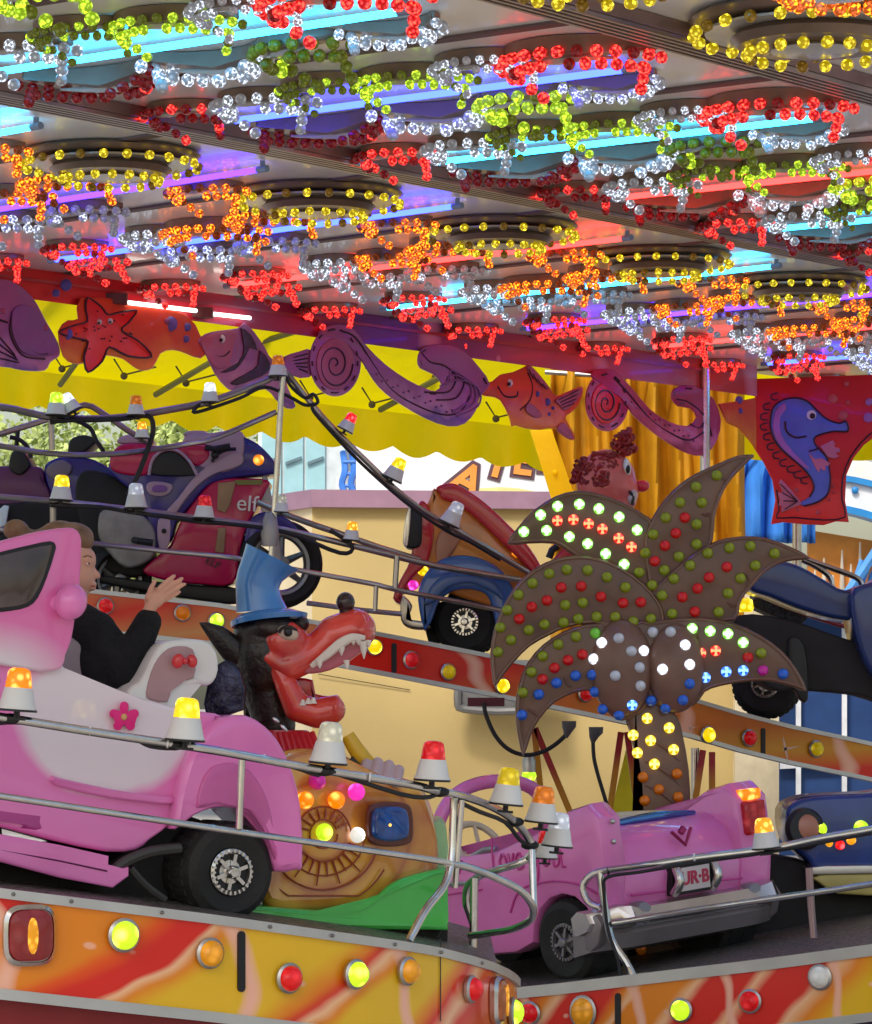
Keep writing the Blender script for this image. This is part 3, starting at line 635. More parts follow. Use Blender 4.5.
f.line([(421,352),(430,362),(445,366),(462,380),(478,388)],1).line([(446,385),(447,376)],.8)
for k in range(18):
    q=k/17; xx=366+q*92; f.dot(xx,370+54*q-10*q*q+ (4 if k%2 else 0)-2,1.1,3,.012)
f.edge([(335+26*math.cos(a),361+35*math.sin(a)) for a in [k*PI/10 for k in range(20)]],sm=2,lift=.012); spiral(f,335,364,18,24,2.3); f.done([pur,lnm,pk,lil],'large purple spiral wave cut-out in the middle of the frieze')
z=lambda pts:Z(380,300,pts)
f=FB(530)
f.plate(z([(395,350),(420,330),(448,325),(480,298),(530,288),(570,270),(600,260),(640,300),(680,350),(702,383),(745,368),(805,345),(812,370),(790,425),(760,452),(742,472),(778,535),(775,560),(738,548),(700,512),(640,518),(580,512),(540,500),(525,505),(515,465),(480,400),(440,385),(410,380)]),sm=2)
f.plate(z([(585,275),(603,262),(640,305),(676,352),(650,345),(615,310)]),mi=2,th=.02,lift=.012).plate(z([(705,395),(800,350),(800,385),(745,440),(715,420)]),mi=2,th=.02,lift=.012).plate(z([(705,515),(735,490),(772,540),(768,556),(735,545)]),mi=2,th=.02,lift=.012).plate(z([(580,440),(600,410),(650,460),(615,470)]),mi=2,th=.02,lift=.014)
for k in range(4): f.line(z([(595+18*k,275+20*k),(612+18*k,315+14*k)]),.6,lift=.02).line(z([(715+6*k,400+10*k),(795-6*k,360+18*k)]),.6,lift=.02)
f.line(z([(470,345),(500,385),(545,385),(550,365)])).line(z([(590,290),(610,340),(600,400),(560,440)]),.8)
f.dot(509,383,4,3).dot(509,384,2,1,.016).dot(547,402,4,4).dot(537,394,3,4).dot(553,408,2,4).dot(549,414,2,4); f.done([ora,lnm,pk,wht,blu],'orange fish cut-out with blue spots over the yellow strap')
f=FB(655)
f.plate([(607+22*math.cos(a),401+30*math.sin(a)) for a in [k*PI/10 for k in range(20)]],th=.05,sm=2)
f.plate([(606+15*math.cos(a),403+21*math.sin(a)) for a in [k*PI/8 for k in range(16)]],mi=2,th=.02,lift=.01,sm=2)
f.plate([(590,376),(600,369),(615,371),(632,388),(650,409),(668,421),(687,426),(696,417),(690,408),(678,406),(671,398),(673,389),(685,385),(700,388),(714,399),(721,420),(717,440),(705,455),(687,453),(670,444),(650,430),(632,414),(620,398)],th=.05,lift=.002,sm=2)
f.edge([(590,376),(600,369),(615,371),(632,388),(650,409),(668,421),(687,426),(696,417),(690,408),(678,406),(671,398),(673,389),(685,385),(700,388),(714,399),(721,420),(717,440),(705,455),(687,453),(670,444),(650,430),(632,414),(620,398)],sm=2)
f.line([(614,378),(630,395),(650,419),(672,434),(690,440),(706,430)],.9).line([(676,399),(690,403),(706,418),(712,436)],.9).line([(690,424),(700,428),(706,418)],.8)
for k in range(14): q=k/13; f.dot(632+62*q,402+40*q-4*q*q+(3 if k%2 else 0),1,3,.012)
f.edge([(607+22*math.cos(a),401+30*math.sin(a)) for a in [k*PI/10 for k in range(20)]],sm=2,lift=.012); spiral(f,606,403,14,19,2.3); f.done([pin,lnm,rdm,lil],'pink spiral wave cut-out in front of the orange curtain')
z=lambda pts:Z(654,350,pts)
# link board towards the sea horse panel
f=FB(738); f.plate(z([(255,215),(330,205),(410,190),(410,400),(380,360),(335,310),(290,290)]),sm=1); f.dot(739,400,4,2).dot(740,411,3,2); f.done([ora,lnm,blu],'small orange cut-out with violet bubbles beside the seahorse panel')
# sea horse panel: faces the camera
class SH(FB):
    def __init__(s,D): s.b=MB(); s.xc=800; s.D=D; s.k=0
f=SH(25.2); f.plate(z([(405,115),(405,250),(392,330),(400,390),(440,450),(475,520),(487,600),(470,697),(520,688),(600,697),(680,700),(730,685),(780,688),(765,600),(770,500),(800,430),(840,380),(880,350),(960,330),(960,95),(872,98)]),sm=0,r=1)
f.plate(z([(465,300),(473,240),(505,205),(560,191),(610,203),(650,240),(690,275),(740,293),(768,285),(775,325),(720,325),(655,342),(640,360),(650,385),(690,430),(702,480),(705,530),(692,580),(650,610),(600,624),(585,610),(622,588),(640,550),(620,500),(570,450),(512,400),(478,352)]),mi=2,th=.03,lift=.016,sm=2)
f.plate(z([(475,310),(485,245),(520,212),(530,235),(505,270),(510,340),(560,410),(620,470),(600,470),(530,410),(490,360)]),mi=5,th=.012,lift=.022,sm=2)
for q in ([(665,385),(690,372),(715,360),(725,375),(722,388),(742,392),(745,408),(725,412),(742,425),(720,434),(695,428)],[(618,412),(645,436),(670,432),(705,452),(698,465),(685,462),(690,480),(675,482),(664,470),(662,490),(645,470)],[(588,608),(550,560),(508,515),(500,530),(515,570),(495,570),(505,600),(498,620),(512,625),(510,650),(545,635),(588,618)]): f.plate(z(q),mi=3,th=.02,lift=.022,sm=0,r=.6)
for k in range(4): f.line(z([(575,605),(505+6*k,535+34*k)]),.6,lift=.034)
f.line(z([(525,285),(530,325),(565,350),(610,345)]),1,lift=.022).line(z([(620,405),(640,400),(655,395)]),.8,lift=.022)
for pl in ([(465,300),(473,240),(505,205),(560,191),(610,203),(650,240),(690,275),(740,293),(768,285),(775,325),(720,325),(655,342),(640,360),(650,385),(690,430),(702,480),(705,530),(692,580),(650,610),(600,624)],[(465,300),(478,352),(512,400),(570,450),(620,500),(640,550),(622,588)]): f.line(z(pl),.9,lift=.016)
f.dot(811.5,415,5,4,.02).dot(812.5,416,3,1,.03)
for k in range(15):  # scalloped back fin
    q=k/14; x0,y0=[(446,180),(432,240),(425,300),(440,350),(462,395),(490,440),(530,475),(570,500)][min(7,int(q*7.99))]
for (x,y) in ((470,185),(440,225),(428,265),(428,305),(440,345),(455,385),(478,420),(505,450),(535,475),(562,497),(590,520)): f.line(z([(x+26,y-14),(x,y-6),(x+2,y+12),(x+24,y+14)]),.8,lift=.006)
f.line(z([(490,560),(500,640),(490,672),(560,670),(680,680),(765,668),(752,600),(755,510),(785,430),(830,370),(872,330)]),.8,lift=.004,sm=2)
for (x,y,r_) in ((715,195,5),(755,262,5),(860,208,4),(857,270,5),(770,135,3),(775,210,2.5),(655,650,2.4),(700,600,1.5),(715,545,1.5),(720,570,1.2),(570,560,2),(575,640,1.5)): f.dot(654+x/4,350+y/4,r_,5 if x>840 else 6,.004)
tag(f.b.build('seahorse_panel',[rdm,lnm,mat('seahorse_blue',(.1,.16,.55),.35,coat=.5),mat('fin_pink',(.6,.18,.26),.4),wht,mat('seahorse_sheen',(.42,.16,.5),.35,coat=.5),mat('bubble_red',(.62,.1,.12),.35)]),'red cut-out panel with a blue seahorse hanging from the canopy corner','carved board')
# chrome pole from the canopy
b=MB(); b.tube([P(705,362,24.6),P(705,640,24.6)],.036,12); tag(b.build('chrome_pole',chrome),'upright chrome pole in front of the pink spiral wave','pole')
# ================================================================ platforms with painted rims and lamps
def interp(tab,x):
    if x<=tab[0][0]: a,b=tab[0],tab[1]
    elif x>=tab[-1][0]: a,b=tab[-2],tab[-1]
    else:
        for a,b in zip(tab,tab[1:]):
            if a[0]<=x<=b[0]: break
    return a[1]+(b[1]-a[1])*(x-a[0])/(b[0]-a[0])
art={}
def rimart(name,ph,stops):
    return gradmat(name,'X',stops,wob=.2,wscale=2.4,coord='UV',scale=1,off=ph,spots=(1.7,5,.97,(.95,.5,.35),16),coat=.9,rough=.2,shear=.9)
Y_=(.85,.5,.02); O_=(.85,.25,.015); R_=(.75,.025,.015); DR=(.45,.02,.02)
PL_=(.95,.55,.3)
artA=rimart('rim_print_a',-.12,[(.1,R_),(.125,O_),(.19,O_),(.205,(.85,.1,.01)),(.225,R_),(.255,R_),(.262,PL_),(.275,O_),(.3,Y_),(.385,Y_),(.41,O_),(.425,R_),(.437,PL_),(.45,O_),(.465,Y_),(.53,Y_),(.55,O_),(.57,R_),(.6,PL_),(.62,R_),(.75,O_)])
artB=rimart('rim_print_b',-.12,[(0,DR),(.08,R_),(.12,O_),(.14,PL_),(.16,R_),(.24,R_),(.27,O_),(.29,PL_),(.3,O_),(.38,O_),(.4,PL_),(.42,R_),(.5,R_),(.52,PL_),(.55,R_),(.64,R_),(.66,PL_),(.7,O_),(.76,Y_)])
artC=rimart('rim_print_c',-.12,[(0,R_),(.1,(.75,.35,.12)),(.2,R_),(.3,(.7,.3,.1)),(.38,R_),(.5,R_),(.58,(.7,.14,.02)),(.66,(.7,.2,.02)),(.74,(.65,.16,.02)),(.82,(.72,.32,.02)),(.88,R_),(.95,R_),(1,DR)])
def strip(path,h,th,m_out,name,parent,z0=0.0,uvlen=True,inset=0.0):
    """upright band along path [(Vector top)], height h below the top"""
    b=MB(); bm=b.bm; uvl=bm.loops.layers.uv.new('UVMap'); n=len(path); L=[0]
    for i in range(1,n): L.append(L[-1]+(path[i]-path[i-1]).length)
    nr=[]
    for i in range(n):
        t=(path[min(i+1,n-1)]-path[max(i-1,0)]); nr.append(Vector((t.y,-t.x,0)).normalized())
    def ring(i): 
        p=path[i]+nr[i]*inset+Vector((0,0,-z0)); q=path[i]+nr[i]*(inset-th)+Vector((0,0,-z0)); d=Vector((0,0,-h)); return [p,p+d,q+d,q]
    vs=[[bm.verts.new(c) for c in ring(i)] for i in range(n)]
    for i in range(n-1):
        for j in range(4):
            k=(j+1)%4; f=bm.faces.new((vs[i][j],vs[i][k],vs[i+1][k],vs[i+1][j]))
            for lp,(u,v) in zip(f.loops,((L[i],0 if j==0 else 1),(L[i],1),(L[i+1],1),(L[i+1],0))): lp[uvl].uv=(u/L[-1],v*.12)
    bm.faces.new(vs[0]); bm.faces.new(list(reversed(vs[-1])))
    return b.build(name,m_out,parent),nr
def pathof(tabD,tabY,xs): return [P(x,interp(tabY,x),interp(tabD,x)) for x in xs]
lens={}
def lensmat(c,lit): 
    k=(c,lit)
    if k not in lens: lens[k]=lampmat('lens_%s_%s'%(c,'lit' if lit else 'off'),C_[c],{True:1.1,False:.10}[lit],26,.85)  # unlit lenses keep a faint added glow
    return lens[k]
def rimlamp(parent,path_fn,x,y,r,c,lit,oval=1.0):
    p,n=path_fn(x,y); t=empty('rim_lamp',p,None,None) if 0 else None
    b=MB(); b.lathe([(r*1.0,0),(r*1.18,.004),(r*1.2,.014),(r*1.02,.02)],p,n,22)
    if oval!=1:
        for v in b.bm.verts: v.co.z=p.z+(v.co.z-p.z)*oval
    bz=b.build('lamp',steel,parent)
    b=MB(); b.lathe([(r*1.02,.012),(r*.98,.024),(r*.7,.04),(r*.3,.046),(.001,.047)],p,n,20)
    if oval!=1:
        for v in b.bm.verts: v.co.z=p.z+(v.co.z-p.z)*oval
    b.build('lens',lensmat(c,lit),bz)
def normal_at(tabD,x):
    a=P(x-4,HY,interp(tabD,x-4)); b_=P(x+4,HY,interp(tabD,x+4)); t=b_-a; return Vector((t.y,-t.x,0)).normalized()
deckm=mat('tread_plate',(.16,.145,.13),.4,.5,noise=.85,nscale=55,bump=.8,bscale=160)
# ---- front left platform (A)
DAt=[(-160,9.4),(0,9.5),(122,9.65),(208,9.8),(287,9.95),(353,10.1),(406,10.28),(436,10.4),(470,10.6),(490,10.78),(505,10.98),(513,11.15),(517,11.35)]
YAt=[(-160,869),(0,888),(218,915),(408,942),(440,948),(470,956),(490,962),(505,969),(513,974),(517,979)]
xsA=[-160,-100,-40,0,40,80,120,160,200,240,280,320,360,400,420,440,455,470,480,490,498,505,510,514,517]
pA=empty('ride_platform',P(250,1010,9.9),'near left ride platform with an orange and yellow lamp rim and a rounded end','platform','ride platforms')
path=pathof(DAt,YAt,xsA); e=path[-1]
path+=[e+Vector((-.01,.15,.0)),e+Vector((-.08,.4,.01)),e+Vector((-.3,.8,.03))]
strip(path,.027,.05,alu,'top_trim',pA,0,inset=.012); o,_=strip(path,.245,.03,artA,'rim_panel',pA,.027); strip(path,.03,.045,alu,'lower_trim',pA,.272,inset=.010)
strip(path,.14,.02,gradmat('skirt_print','Z',[(0,(.25,.02,.02)),(.45,(.2,.01,.015)),(.55,(.6,.3,.02)),(.7,(.22,.02,.02)),(1,(.3,.05,.02))],wob=.6,wscale=5,scale=1.5),'skirt',pA,.302,inset=-.04)
def deck(path,dep,parent,th=.06,drop=.008):
    b=MB(); r0=[];
    top=[p+Vector((0,.03,-drop)) for p in path]; back=[p+Vector((0,dep,-drop)) for p in path]
    b.grid([[a,c,c+Vector((0,0,-th)),a+Vector((0,0,-th))] for a,c in zip(top,back)]); return b.build('deck',deckm,parent,smooth=False)
deck([p for p in path[:21]],1.5,pA)
fA=lambda x,y:(P(x,y,interp(DAt,x)-.002)+normal_at(DAt,x)*0.001,normal_at(DAt,x))
for x,y,r,c,lit,ov in ((122,935,.040,'lime',True,1),(208,953,.037,'amber',False,1),(287,978,.037,'red',False,1),(353,974,.037,'lime',True,1),(405,971,.036,'amber',False,1),(468,989,.036,'red',False,1),(509,1012,.040,'lime',True,1)): rimlamp(pA,fA,x,y,r,c,lit,ov)
for x,y,r,c in ((28,935,.066,'red'),(494,1000,.058,'amber')):
    p,n=fA(x,y); b=MB(); t_=Vector((-n.y,n.x,0)); up=Vector((0,0,1))
    def rr(s,d): return [p+n*d+t_*(s*math.copysign(abs(math.cos(a))**.55,math.cos(a)))+up*(s*1.12*math.copysign(abs(math.sin(a))**.55,math.sin(a))) for a in [2*PI*k/28 for k in range(28)]]
    b.grid([rr(r*1.12,0),rr(r*1.14,.015),rr(r*1.0,.026),rr(r*.98,.018)]); o=b.build('lamp',chrome,pA)
    b=MB(); b.grid([rr(r*.99,.012),rr(r*.93,.03),rr(r*.6,.04),rr(r*.1,.043)]); o2=b.build('lens',lampmat('tail_lens_'+c,(.35,.03,.03) if c=='red' else (.5,.12,.02),.06,22,.7),o)
    b=MB(); b.grid([[p+n*(.041+dd)+t_*(w_*math.cos(a))+up*(.05*math.sin(a)*(1 if w_>.001 else .1)) for a in [2*PI*k/14 for k in range(14)]] for dd,w_ in ((0,.017),(.004,.012))]); b.build('filament_glow',lampmat('amber_core',C_['amber'],.45,40,.8),o)
def slot(parent,f,x,y0,y1,w=.012):
    p,n=f(x,(y0+y1)/2); h=abs(P(x,y0,p.y).z-P(x,y1,p.y).z)/2-w; t_=Vector((-n.y,n.x,0)); up=Vector((0,0,1))
    pts=[(w*math.cos(a),h+w*math.sin(a)) for a in [PI*k/8 for k in range(9)]]+[(w*math.cos(a),-h+w*math.sin(a)) for a in [PI+PI*k/8 for k in range(9)]]
    b=MB(); b.grid([[p+n*d+t_*a+up*c for a,c in pts] for d in (-.01,.004)]); b.build('slot',black,parent)
slot(pA,fA,241,931,992)
for x in (12,70,160,268,330,392,438,478):
    y=interp(YAt,x)+4.5; p,n=fA(x,y); b=MB(); b.lathe([(.0055,.0),(.0055,.014),(.003,.017),(.0005,.0175)],p,n,10); b.build('screw',mat('dull_screw',(.2,.19,.18),.5,.6),pA)
b=MB()
for x in (440,): p,n=fA(x,980); b.box(p+n*.001,(.003,.003,.245)); 
b.build('panel_joint',black,pA)
# ---- front right platform (B)
DBt=[(470,14.15),(560,13.95),(778,13.55),(872,13.35),(1040,13.0)]; YBt=[(470,994),(520,987),(560,983),(778,957),(872,944),(1040,921)]
xsB=[470,520,560,600,650,700,750,800,850,900,960,1040]
pB=empty('ride_platform',P(720,1024,13.8),'right ride platform with a red and orange rim, carrying the pink convertible','platform','ride platforms')
pathB=pathof(DBt,YBt,xsB)
strip(pathB,.045,.06,alu,'top_trim',pB,0,inset=.012); strip(pathB,.215,.03,artB,'rim_panel',pB,.045); strip(pathB,.035,.05,alu,'lower_trim',pB,.26,inset=.010)
strip(pathB,.3,.02,mat('dark_skirt',(.08,.05,.09),.5,.3,noise=.4),'skirt',pB,.295,inset=-.03)
deck(pathB,2.4,pB)
fB=lambda x,y:(P(x,y,interp(DBt,x)-.002),normal_at(DBt,x))
for x,y,r,c,lit in ((682,1010,.040,'lime',True),(751,1001,.040,'red',False),(821,977,.042,'clear',False)): rimlamp(pB,fB,x,y,r,c,lit)
rimlamp(pB,fB,584,1012,.048,'amber',False,1.2); rimlamp(pB,fB,531,1013,.04,'red',False)
slot(pB,fB,618,993,1034,.012)
# ---- rear platform (C)
DCt=[(-160,15.3),(0,15.5),(400,16.0),(872,17.3),(1040,17.8)]; YCt=[(-160,556),(0,577),(92,589),(218,603),(235,606),(370,630),(490,654),(690,697),(764,719),(849,737),(1040,780)]
xsC=[-160,-60,0,60,92,150,218,280,340,400,450,490,540,590,640,690,740,790,849,900,960,1040]
pC=empty('ride_platform',P(450,720,16.3),'long rear ride platform sloping down to the right behind the palm light','platform','ride platforms')
pathC=pathof(DCt,YCt,xsC)
strip(pathC,.02,.05,alu,'top_trim',pC,0,inset=.012); strip(pathC,.155,.03,artC,'rim_panel',pC,.02); strip(pathC,.02,.045,alu,'lower_trim',pC,.175,inset=.010)
deck(pathC,1.7,pC,.16)
fC=lambda x,y:(P(x,y,interp(DCt,x)-.002),normal_at(DCt,x))
for x,y,r,c,lit in ((105,606,.033,'red',False),(182,613,.033,'orange',False),(216,621,.033,'lime',True),(262,632,.033,'red',False),(374,647,.033,'yellow',True),(410,660,.036,'red',False),(447,672,.034,'yellow',False),(501,686,.033,'yellow',True),(584,694,.033,'red',False),(707,735,.036,'yellow',True),(748,738,.036,'red',False),(815,749,.036,'yellow',False)): rimlamp(pC,fC,x,y,r,c,lit)
slot(pC,fC,394,643,673,.012); slot(pC,fC,763,728,757,.012)
# print stars
b=MB()
for (x,y,r) in ((785,749,16),(690,728,8),(300,640,8)):
    p,n=fC(x,y); 
    for k in range(2): 
        a=k*PI/2+.2; u=Vector((math.cos(a),0,math.sin(a)))*r*p.y/F; v=Vector((-math.sin(a),0,math.cos(a)))*r*.09*p.y/F; b.quad(p+n*.004+u,p+n*.004+v,p+n*.004-u,p+n*.004-v)
b.build('printed_star',mat('star_print',(.85,.6,.5),.4),pC,smooth=False)

# ================================================================ railings
def rail(label,rails,loc,grp='chrome railings along the platforms'):
    t=empty('railing',loc,label,'railing',grp)
    for nm,pts,r,m_,sm in rails:
        b=MB(); b.tube(pts,r,9,sm=sm); b.build(nm,m_,t)
    return t
def RP(pts,f,dz=0): return [P(x,y,f(x)+dz) for x,y in pts]
fa=lambda x: interp(DAt,min(x,470))+.02
wire=mat('black_cable',(.02,.018,.02),.5)
top=[(-90,704),(0,717),(100,733),(218,751),(305,767),(408,784),(432,790),(462,796),(492,807),(513,820),(527,836),(533,848)]
ret=[(533,848),(530,856),(520,863),(497,870),(480,876),(468,886),(466,902),(470,915),(474,930),(471,952)]
wl_=P(250,950,9.95)
dtop=[P(x,y,fa(x)+max(0,(x-470))*.007) for x,y in top]; dret=[P(x,y,11.2+.02*i+.0) for i,(x,y) in enumerate(ret)]
loop=[(452,864),(470,868),(492,876),(520,890),(532,905),(533,915),(528,922),(512,929),(490,933),(470,936)]
dl=[P(x,y,10.5+.07*i) for i,(x,y) in enumerate(loop)]
rA=rail('chrome railing on the rim of the near left platform, ending in a bent loop',[
 ('top_rail',dtop+dret[1:],.0125,chrome,4),
 ('middle_rail',RP([(-90,783),(0,796),(218,829),(408,856),(452,864)],fa),.0098,chrome,3),
 ('end_loop',dl,.012,chrome,4),
 ('post',RP([(242,760),(239,829)],fa),.0105,chrome,1),('post',RP([(454,798),(453,830),(451,862),(444,886),(425,911),(409,941)],fa),.0125,chrome,4),
 ('post',RP([(462,800),(455,888)],lambda x:10.52),.009,chrome,1),('post',[P(532,850,11.0),P(534,912,10.95)],.011,chrome,1),('post',[P(474,878,11.25),P(473,951,11.25)],.013,chrome,1),
 ('cable',RP([(-20,726),(10,722),(60,726),(130,738),(150,746),(175,748),(190,744),(240,757),(290,766),(318,775),(330,772),(400,794),(430,797),(445,790),(460,802),(480,812),(505,822),(520,840),(530,845)],lambda x:fa(x)+.012+max(0,(x-470))*.007),.007,wire,3)],wl_)
for x,y in ((90,731),(168,743),(190,745),(264,759),(326,770),(370,777)):
    b=MB(); b.tube([P(x-.8,y,fa(x)),P(x+.8,y+.2,fa(x))],.0145,9); b.build('cable_tie',white,rA)
for x,y in ((325,771),(175,745),(10,719),(440,792),(515,822),(530,845)):
    b=MB(); q=P(x,y,fa(x)+max(0,(x-470))*.007); b.ell(q,(.03,.018,.016),sub=2); b.build('clamp',black,rA)
fb=lambda x: interp(DBt,x)+.05
rB=rail('chrome railing on the rim of the right platform, in front of the pink convertible',[
 ('top_rail',RP([(600,907),(590,903),(584,893),(584,884),(590,876),(602,871),(640,866),(700,857),(772,848),(820,838),(872,829),(960,812)],fb),.015,chrome,4),
 ('middle_rail',RP([(610,924),(640,919),(700,909),(790,896),(872,884),(960,868)],fb),.0125,chrome,2),
 ('post',RP([(600,872),(606,915),(612,940),(626,962),(634,977)],fb),.0155,chrome,4),('post',RP([(809,868),(811,905),(814,938)],lambda x:fb(x)+.3),.015,mat('mauve_pipe',(.4,.28,.3),.3,.8),2),
 ('cable',RP([(872,833),(770,852),(700,862),(640,872),(608,877),(604,890),(608,930),(618,960),(622,990),(630,1030)],lambda x:fb(x)-.03),.007,wire,4)],P(720,960,13.6))
for x,y in ((608,871),(694,858),(768,849)):
    b=MB(); b.tube([P(x-1,y,fb(x)),P(x+1.2,y-.2,fb(x))],.018,9); b.build('cable_tie',white if x==694 else black,rB)
fc=lambda x: interp(DCt,x)-.05
cc=mat('worn_pipe',(.42,.38,.35),.3,.9,noise=.2)
R1=[(-90,398),(0,407),(25,412),(50,417),(87,419),(125,417),(162,411),(200,404),(227,396),(267,380),(280,371)]
rC=rail('curved pipe railing around the motorbike on the rear platform',[
 ('top_rail',RP(R1,fc),.0165,cc,3),
 ('middle_rail',RP([(-90,436),(0,446),(37,452),(75,455),(112,454),(150,450),(187,444),(218,437),(276,412)],fc),.013,cc,3),
 ('lower_rail',RP([(-90,488),(0,497),(62,502),(125,509),(210,520),(285,530),(378,552),(436,566),(520,580)],fc),.0145,cc,2),
 ('lower_rail',RP([(-60,520),(97,544),(218,556),(245,560),(297,570),(335,577),(378,585),(397,590),(500,610),(560,622)],fc),.012,cc,2),
 ('post',RP([(284,368),(281,400),(277,470),(272,545),(268,605)],lambda x:fc(270)-.03),.0135,chrome,2),
 ('post',RP([(51,420),(52,450)],fc),.013,cc,1),('post',RP([(53,502),(53,545)],fc),.014,cc,1),('post',RP([(397,556),(395,590)],fc),.013,cc,1),('post',RP([(376,586),(375,611)],fc),.011,cc,1),
 ('end_rail',RP([(257,502),(292,517),(335,532),(378,547),(420,560)],lambda x:fc(x)+.25),.0145,cc,2),
 ('end_rail',RP([(307,603),(360,610),(401,614)],lambda x:fc(x)+.1),.012,cc,1),
 ('descending_rail',RP([(286,372),(310,402),(330,425),(365,460),(408,500),(447,525),(485,547),(527,572),(560,592)],fc),.0135,cc,3),
 ('handrail',RP([(-20,440),(20,428),(60,415),(85,405),(105,415),(130,432),(147,441)],lambda x:fc(x)+.3),.014,mat('mauve_pipe'),3),
 ('cable',RP([(283,368),(290,385),(305,398),(313,394),(318,402),(312,408),(325,425),(360,462),(405,502),(445,530),(470,542),(500,560)],lambda x:fc(x)-.03),.008,wire,4),
 ('cable',RP([(200,404),(193,412),(205,410),(240,398),(265,387),(290,397),(305,405),(315,404)],lambda x:fc(x)-.02),.008,wire,4),
 ('cable',RP([(50,422),(70,420),(120,419),(148,416),(153,430),(148,448),(140,470),(128,495)],lambda x:fc(x)-.02),.012,wire,4),
 ('cable',RP([(50,505),(100,507),(130,512),(160,516),(200,522),(230,524),(285,532),(340,553),(352,546),(330,530)],lambda x:fc(x)-.03),.010,wire,4)],P(250,600,15.7))
b=MB(); b.lathe([(.036,-.05),(.042,0),(.032,.07),(.02,.1)],P(270,535,fc(270)-.03),(0,0,1)); b.build('socket',mat('grey_socket',(.35,.33,.33),.4,.5),rC)

# ================================================================ beacons on the rails
BC={}
basem=mat('beacon_base_white',(.72,.71,.68),.4,noise=.05)
def beacon_proto(c,lit,base=None):
    k=(c,lit)
    if k in BC: return BC[k]
    t=empty('beacon_lamp',(0,0,0),'x','beacon')
    b=MB(); b.lathe([(.048,0),(.054,.0),(.055,.006),(.051,.012),(.041,.055),(.038,.062),(.02,.062)],(0,0,0),(0,0,1),24); b.build('base',basem,t)
    cmn=lampmat('beacon_'+c+('_lit' if lit else ''),C_[c] if c!='clear' else (.75,.72,.55),1.0 if lit else .16,42,.85,.12)
    b=MB(); pr=[(.037,.060),(.0365,.066),(.034,.085),(.031,.104),(.028,.112),(.018,.117),(.001,.118)]
    seg=28; rings=[]
    for r,h in pr: rings.append([Vector(((r+(.0012 if k%2 else 0)*(h<.108))*math.cos(2*PI*k/seg),(r+(.0012 if k%2 else 0)*(h<.108))*math.sin(2*PI*k/seg),h)) for k in range(seg)])
    b.grid(rings); o=b.build('cap',cmn,t); o.data.materials
    b=MB(); b.lathe([(.056,-.004),(.056,.002),(.05,.004)],(0,0,0),(0,0,1),20); b.build('base_ring',black,t)
    b=MB(); b.tube([(0,0,0),(0,0,-.025)],.009,8); b.box((0,0,-.024),(.05,.014,.008)); b.build('bracket',black,t)
    BC[k]=t; return t
def beacon(x,y,D,wpx,c,lit,label,tilt=0,lean=0):
    o=copy_tree(beacon_proto(c,lit)); s=wpx*D/F/.108
    o.location=P(x,y,D); o.rotation_euler=(lean,R(tilt),random.random()*.01); o.scale=(s,s,s); o['label']=label; o['group']='beacon lamps on the railings'
beacon(17,710,9.52,39,'orange',True,'orange beacon lamp on the near rail at the left edge, by the pink jeep',4)
beacon(185,740,9.75,39,'yellow',True,'yellow beacon lamp on the near rail in front of the jeep seat',4)
beacon(328,763,10.05,38,'clear',False,'clear beacon lamp on the near rail under the wolf chin',5)
beacon(432,780,10.35,36,'red',False,'red beacon lamp on the near rail right of the carved hand',3)
beacon(506,804,10.7,34,'yellow',False,'yellow beacon lamp tilted on the rail before the bend',6)
beacon(541,822,10.95,33,'orange',False,'orange beacon lamp on the bend of the near rail',6)
beacon(557,846,11.1,31,'white',False,'white capped beacon lamp hanging on the rail bend behind the orange one',6)
beacon(545,858,11.3,25,'red',False,'half hidden beacon lamp with a red cap, lowest on the rail bend',3)
beacon(766,848,13.6,28,'amber',True,'amber beacon lamp on the right rail beside the convertible tail light',-6)
fq=lambda x:fc(x)-.02
for x,y,wp,c,lit,ti,lab in ((56,415,21,'lime',True,2,'lime beacon lamp on the upper curved rail at the far left'),(74,411,18,'white',True,-28,'white tilted beacon lamp beside the lime one on the upper rail'),(136,415,18,'orange',False,0,'orange beacon lamp in the middle of the upper curved rail'),
 (210,402,18,'white',True,0,'white beacon lamp on the upper rail below the zebra fish'),(61,500,23,'yellow',True,3,'yellow beacon lamp on the rail behind the child'),(136,508,23,'white',False,0,'cream beacon lamp in front of the motorbike saddle'),
 (204,518,21,'red',False,3,'red beacon lamp in front of the motorbike fairing'),(345,430,17,'red',True,28,'red beacon lamp tilted on the descending rail'),(392,479,21,'yellow',True,26,'yellow beacon lamp tilted on the descending rail'),
 (449,524,22,'white',False,26,'clear beacon lamp tilted on the descending rail before the trike car'),(351,540,17,'amber',True,6,'amber beacon lamp on the middle rail in front of the beige wall'),(281,512,16,'clear',False,3,'small pale beacon lamp right of the motorbike nose'),
 (278,376,19,'orange',False,0,'orange beacon lamp on top of the rail post by the zebra fish'),(142,438,15,'amber',True,0,'faint amber beacon lamp behind the motorbike seat hump'),(800,656,17,'orange',False,-4,'small orange beacon lamp at the tip of the lower right palm leaf')):
    beacon(x,y,fq(x)-.02,wp,c,lit,lab,ti)
for p in BC.values():
    for ch in list(p.children): bpy.data.objects.remove(ch)
    bpy.data.objects.remove(p)

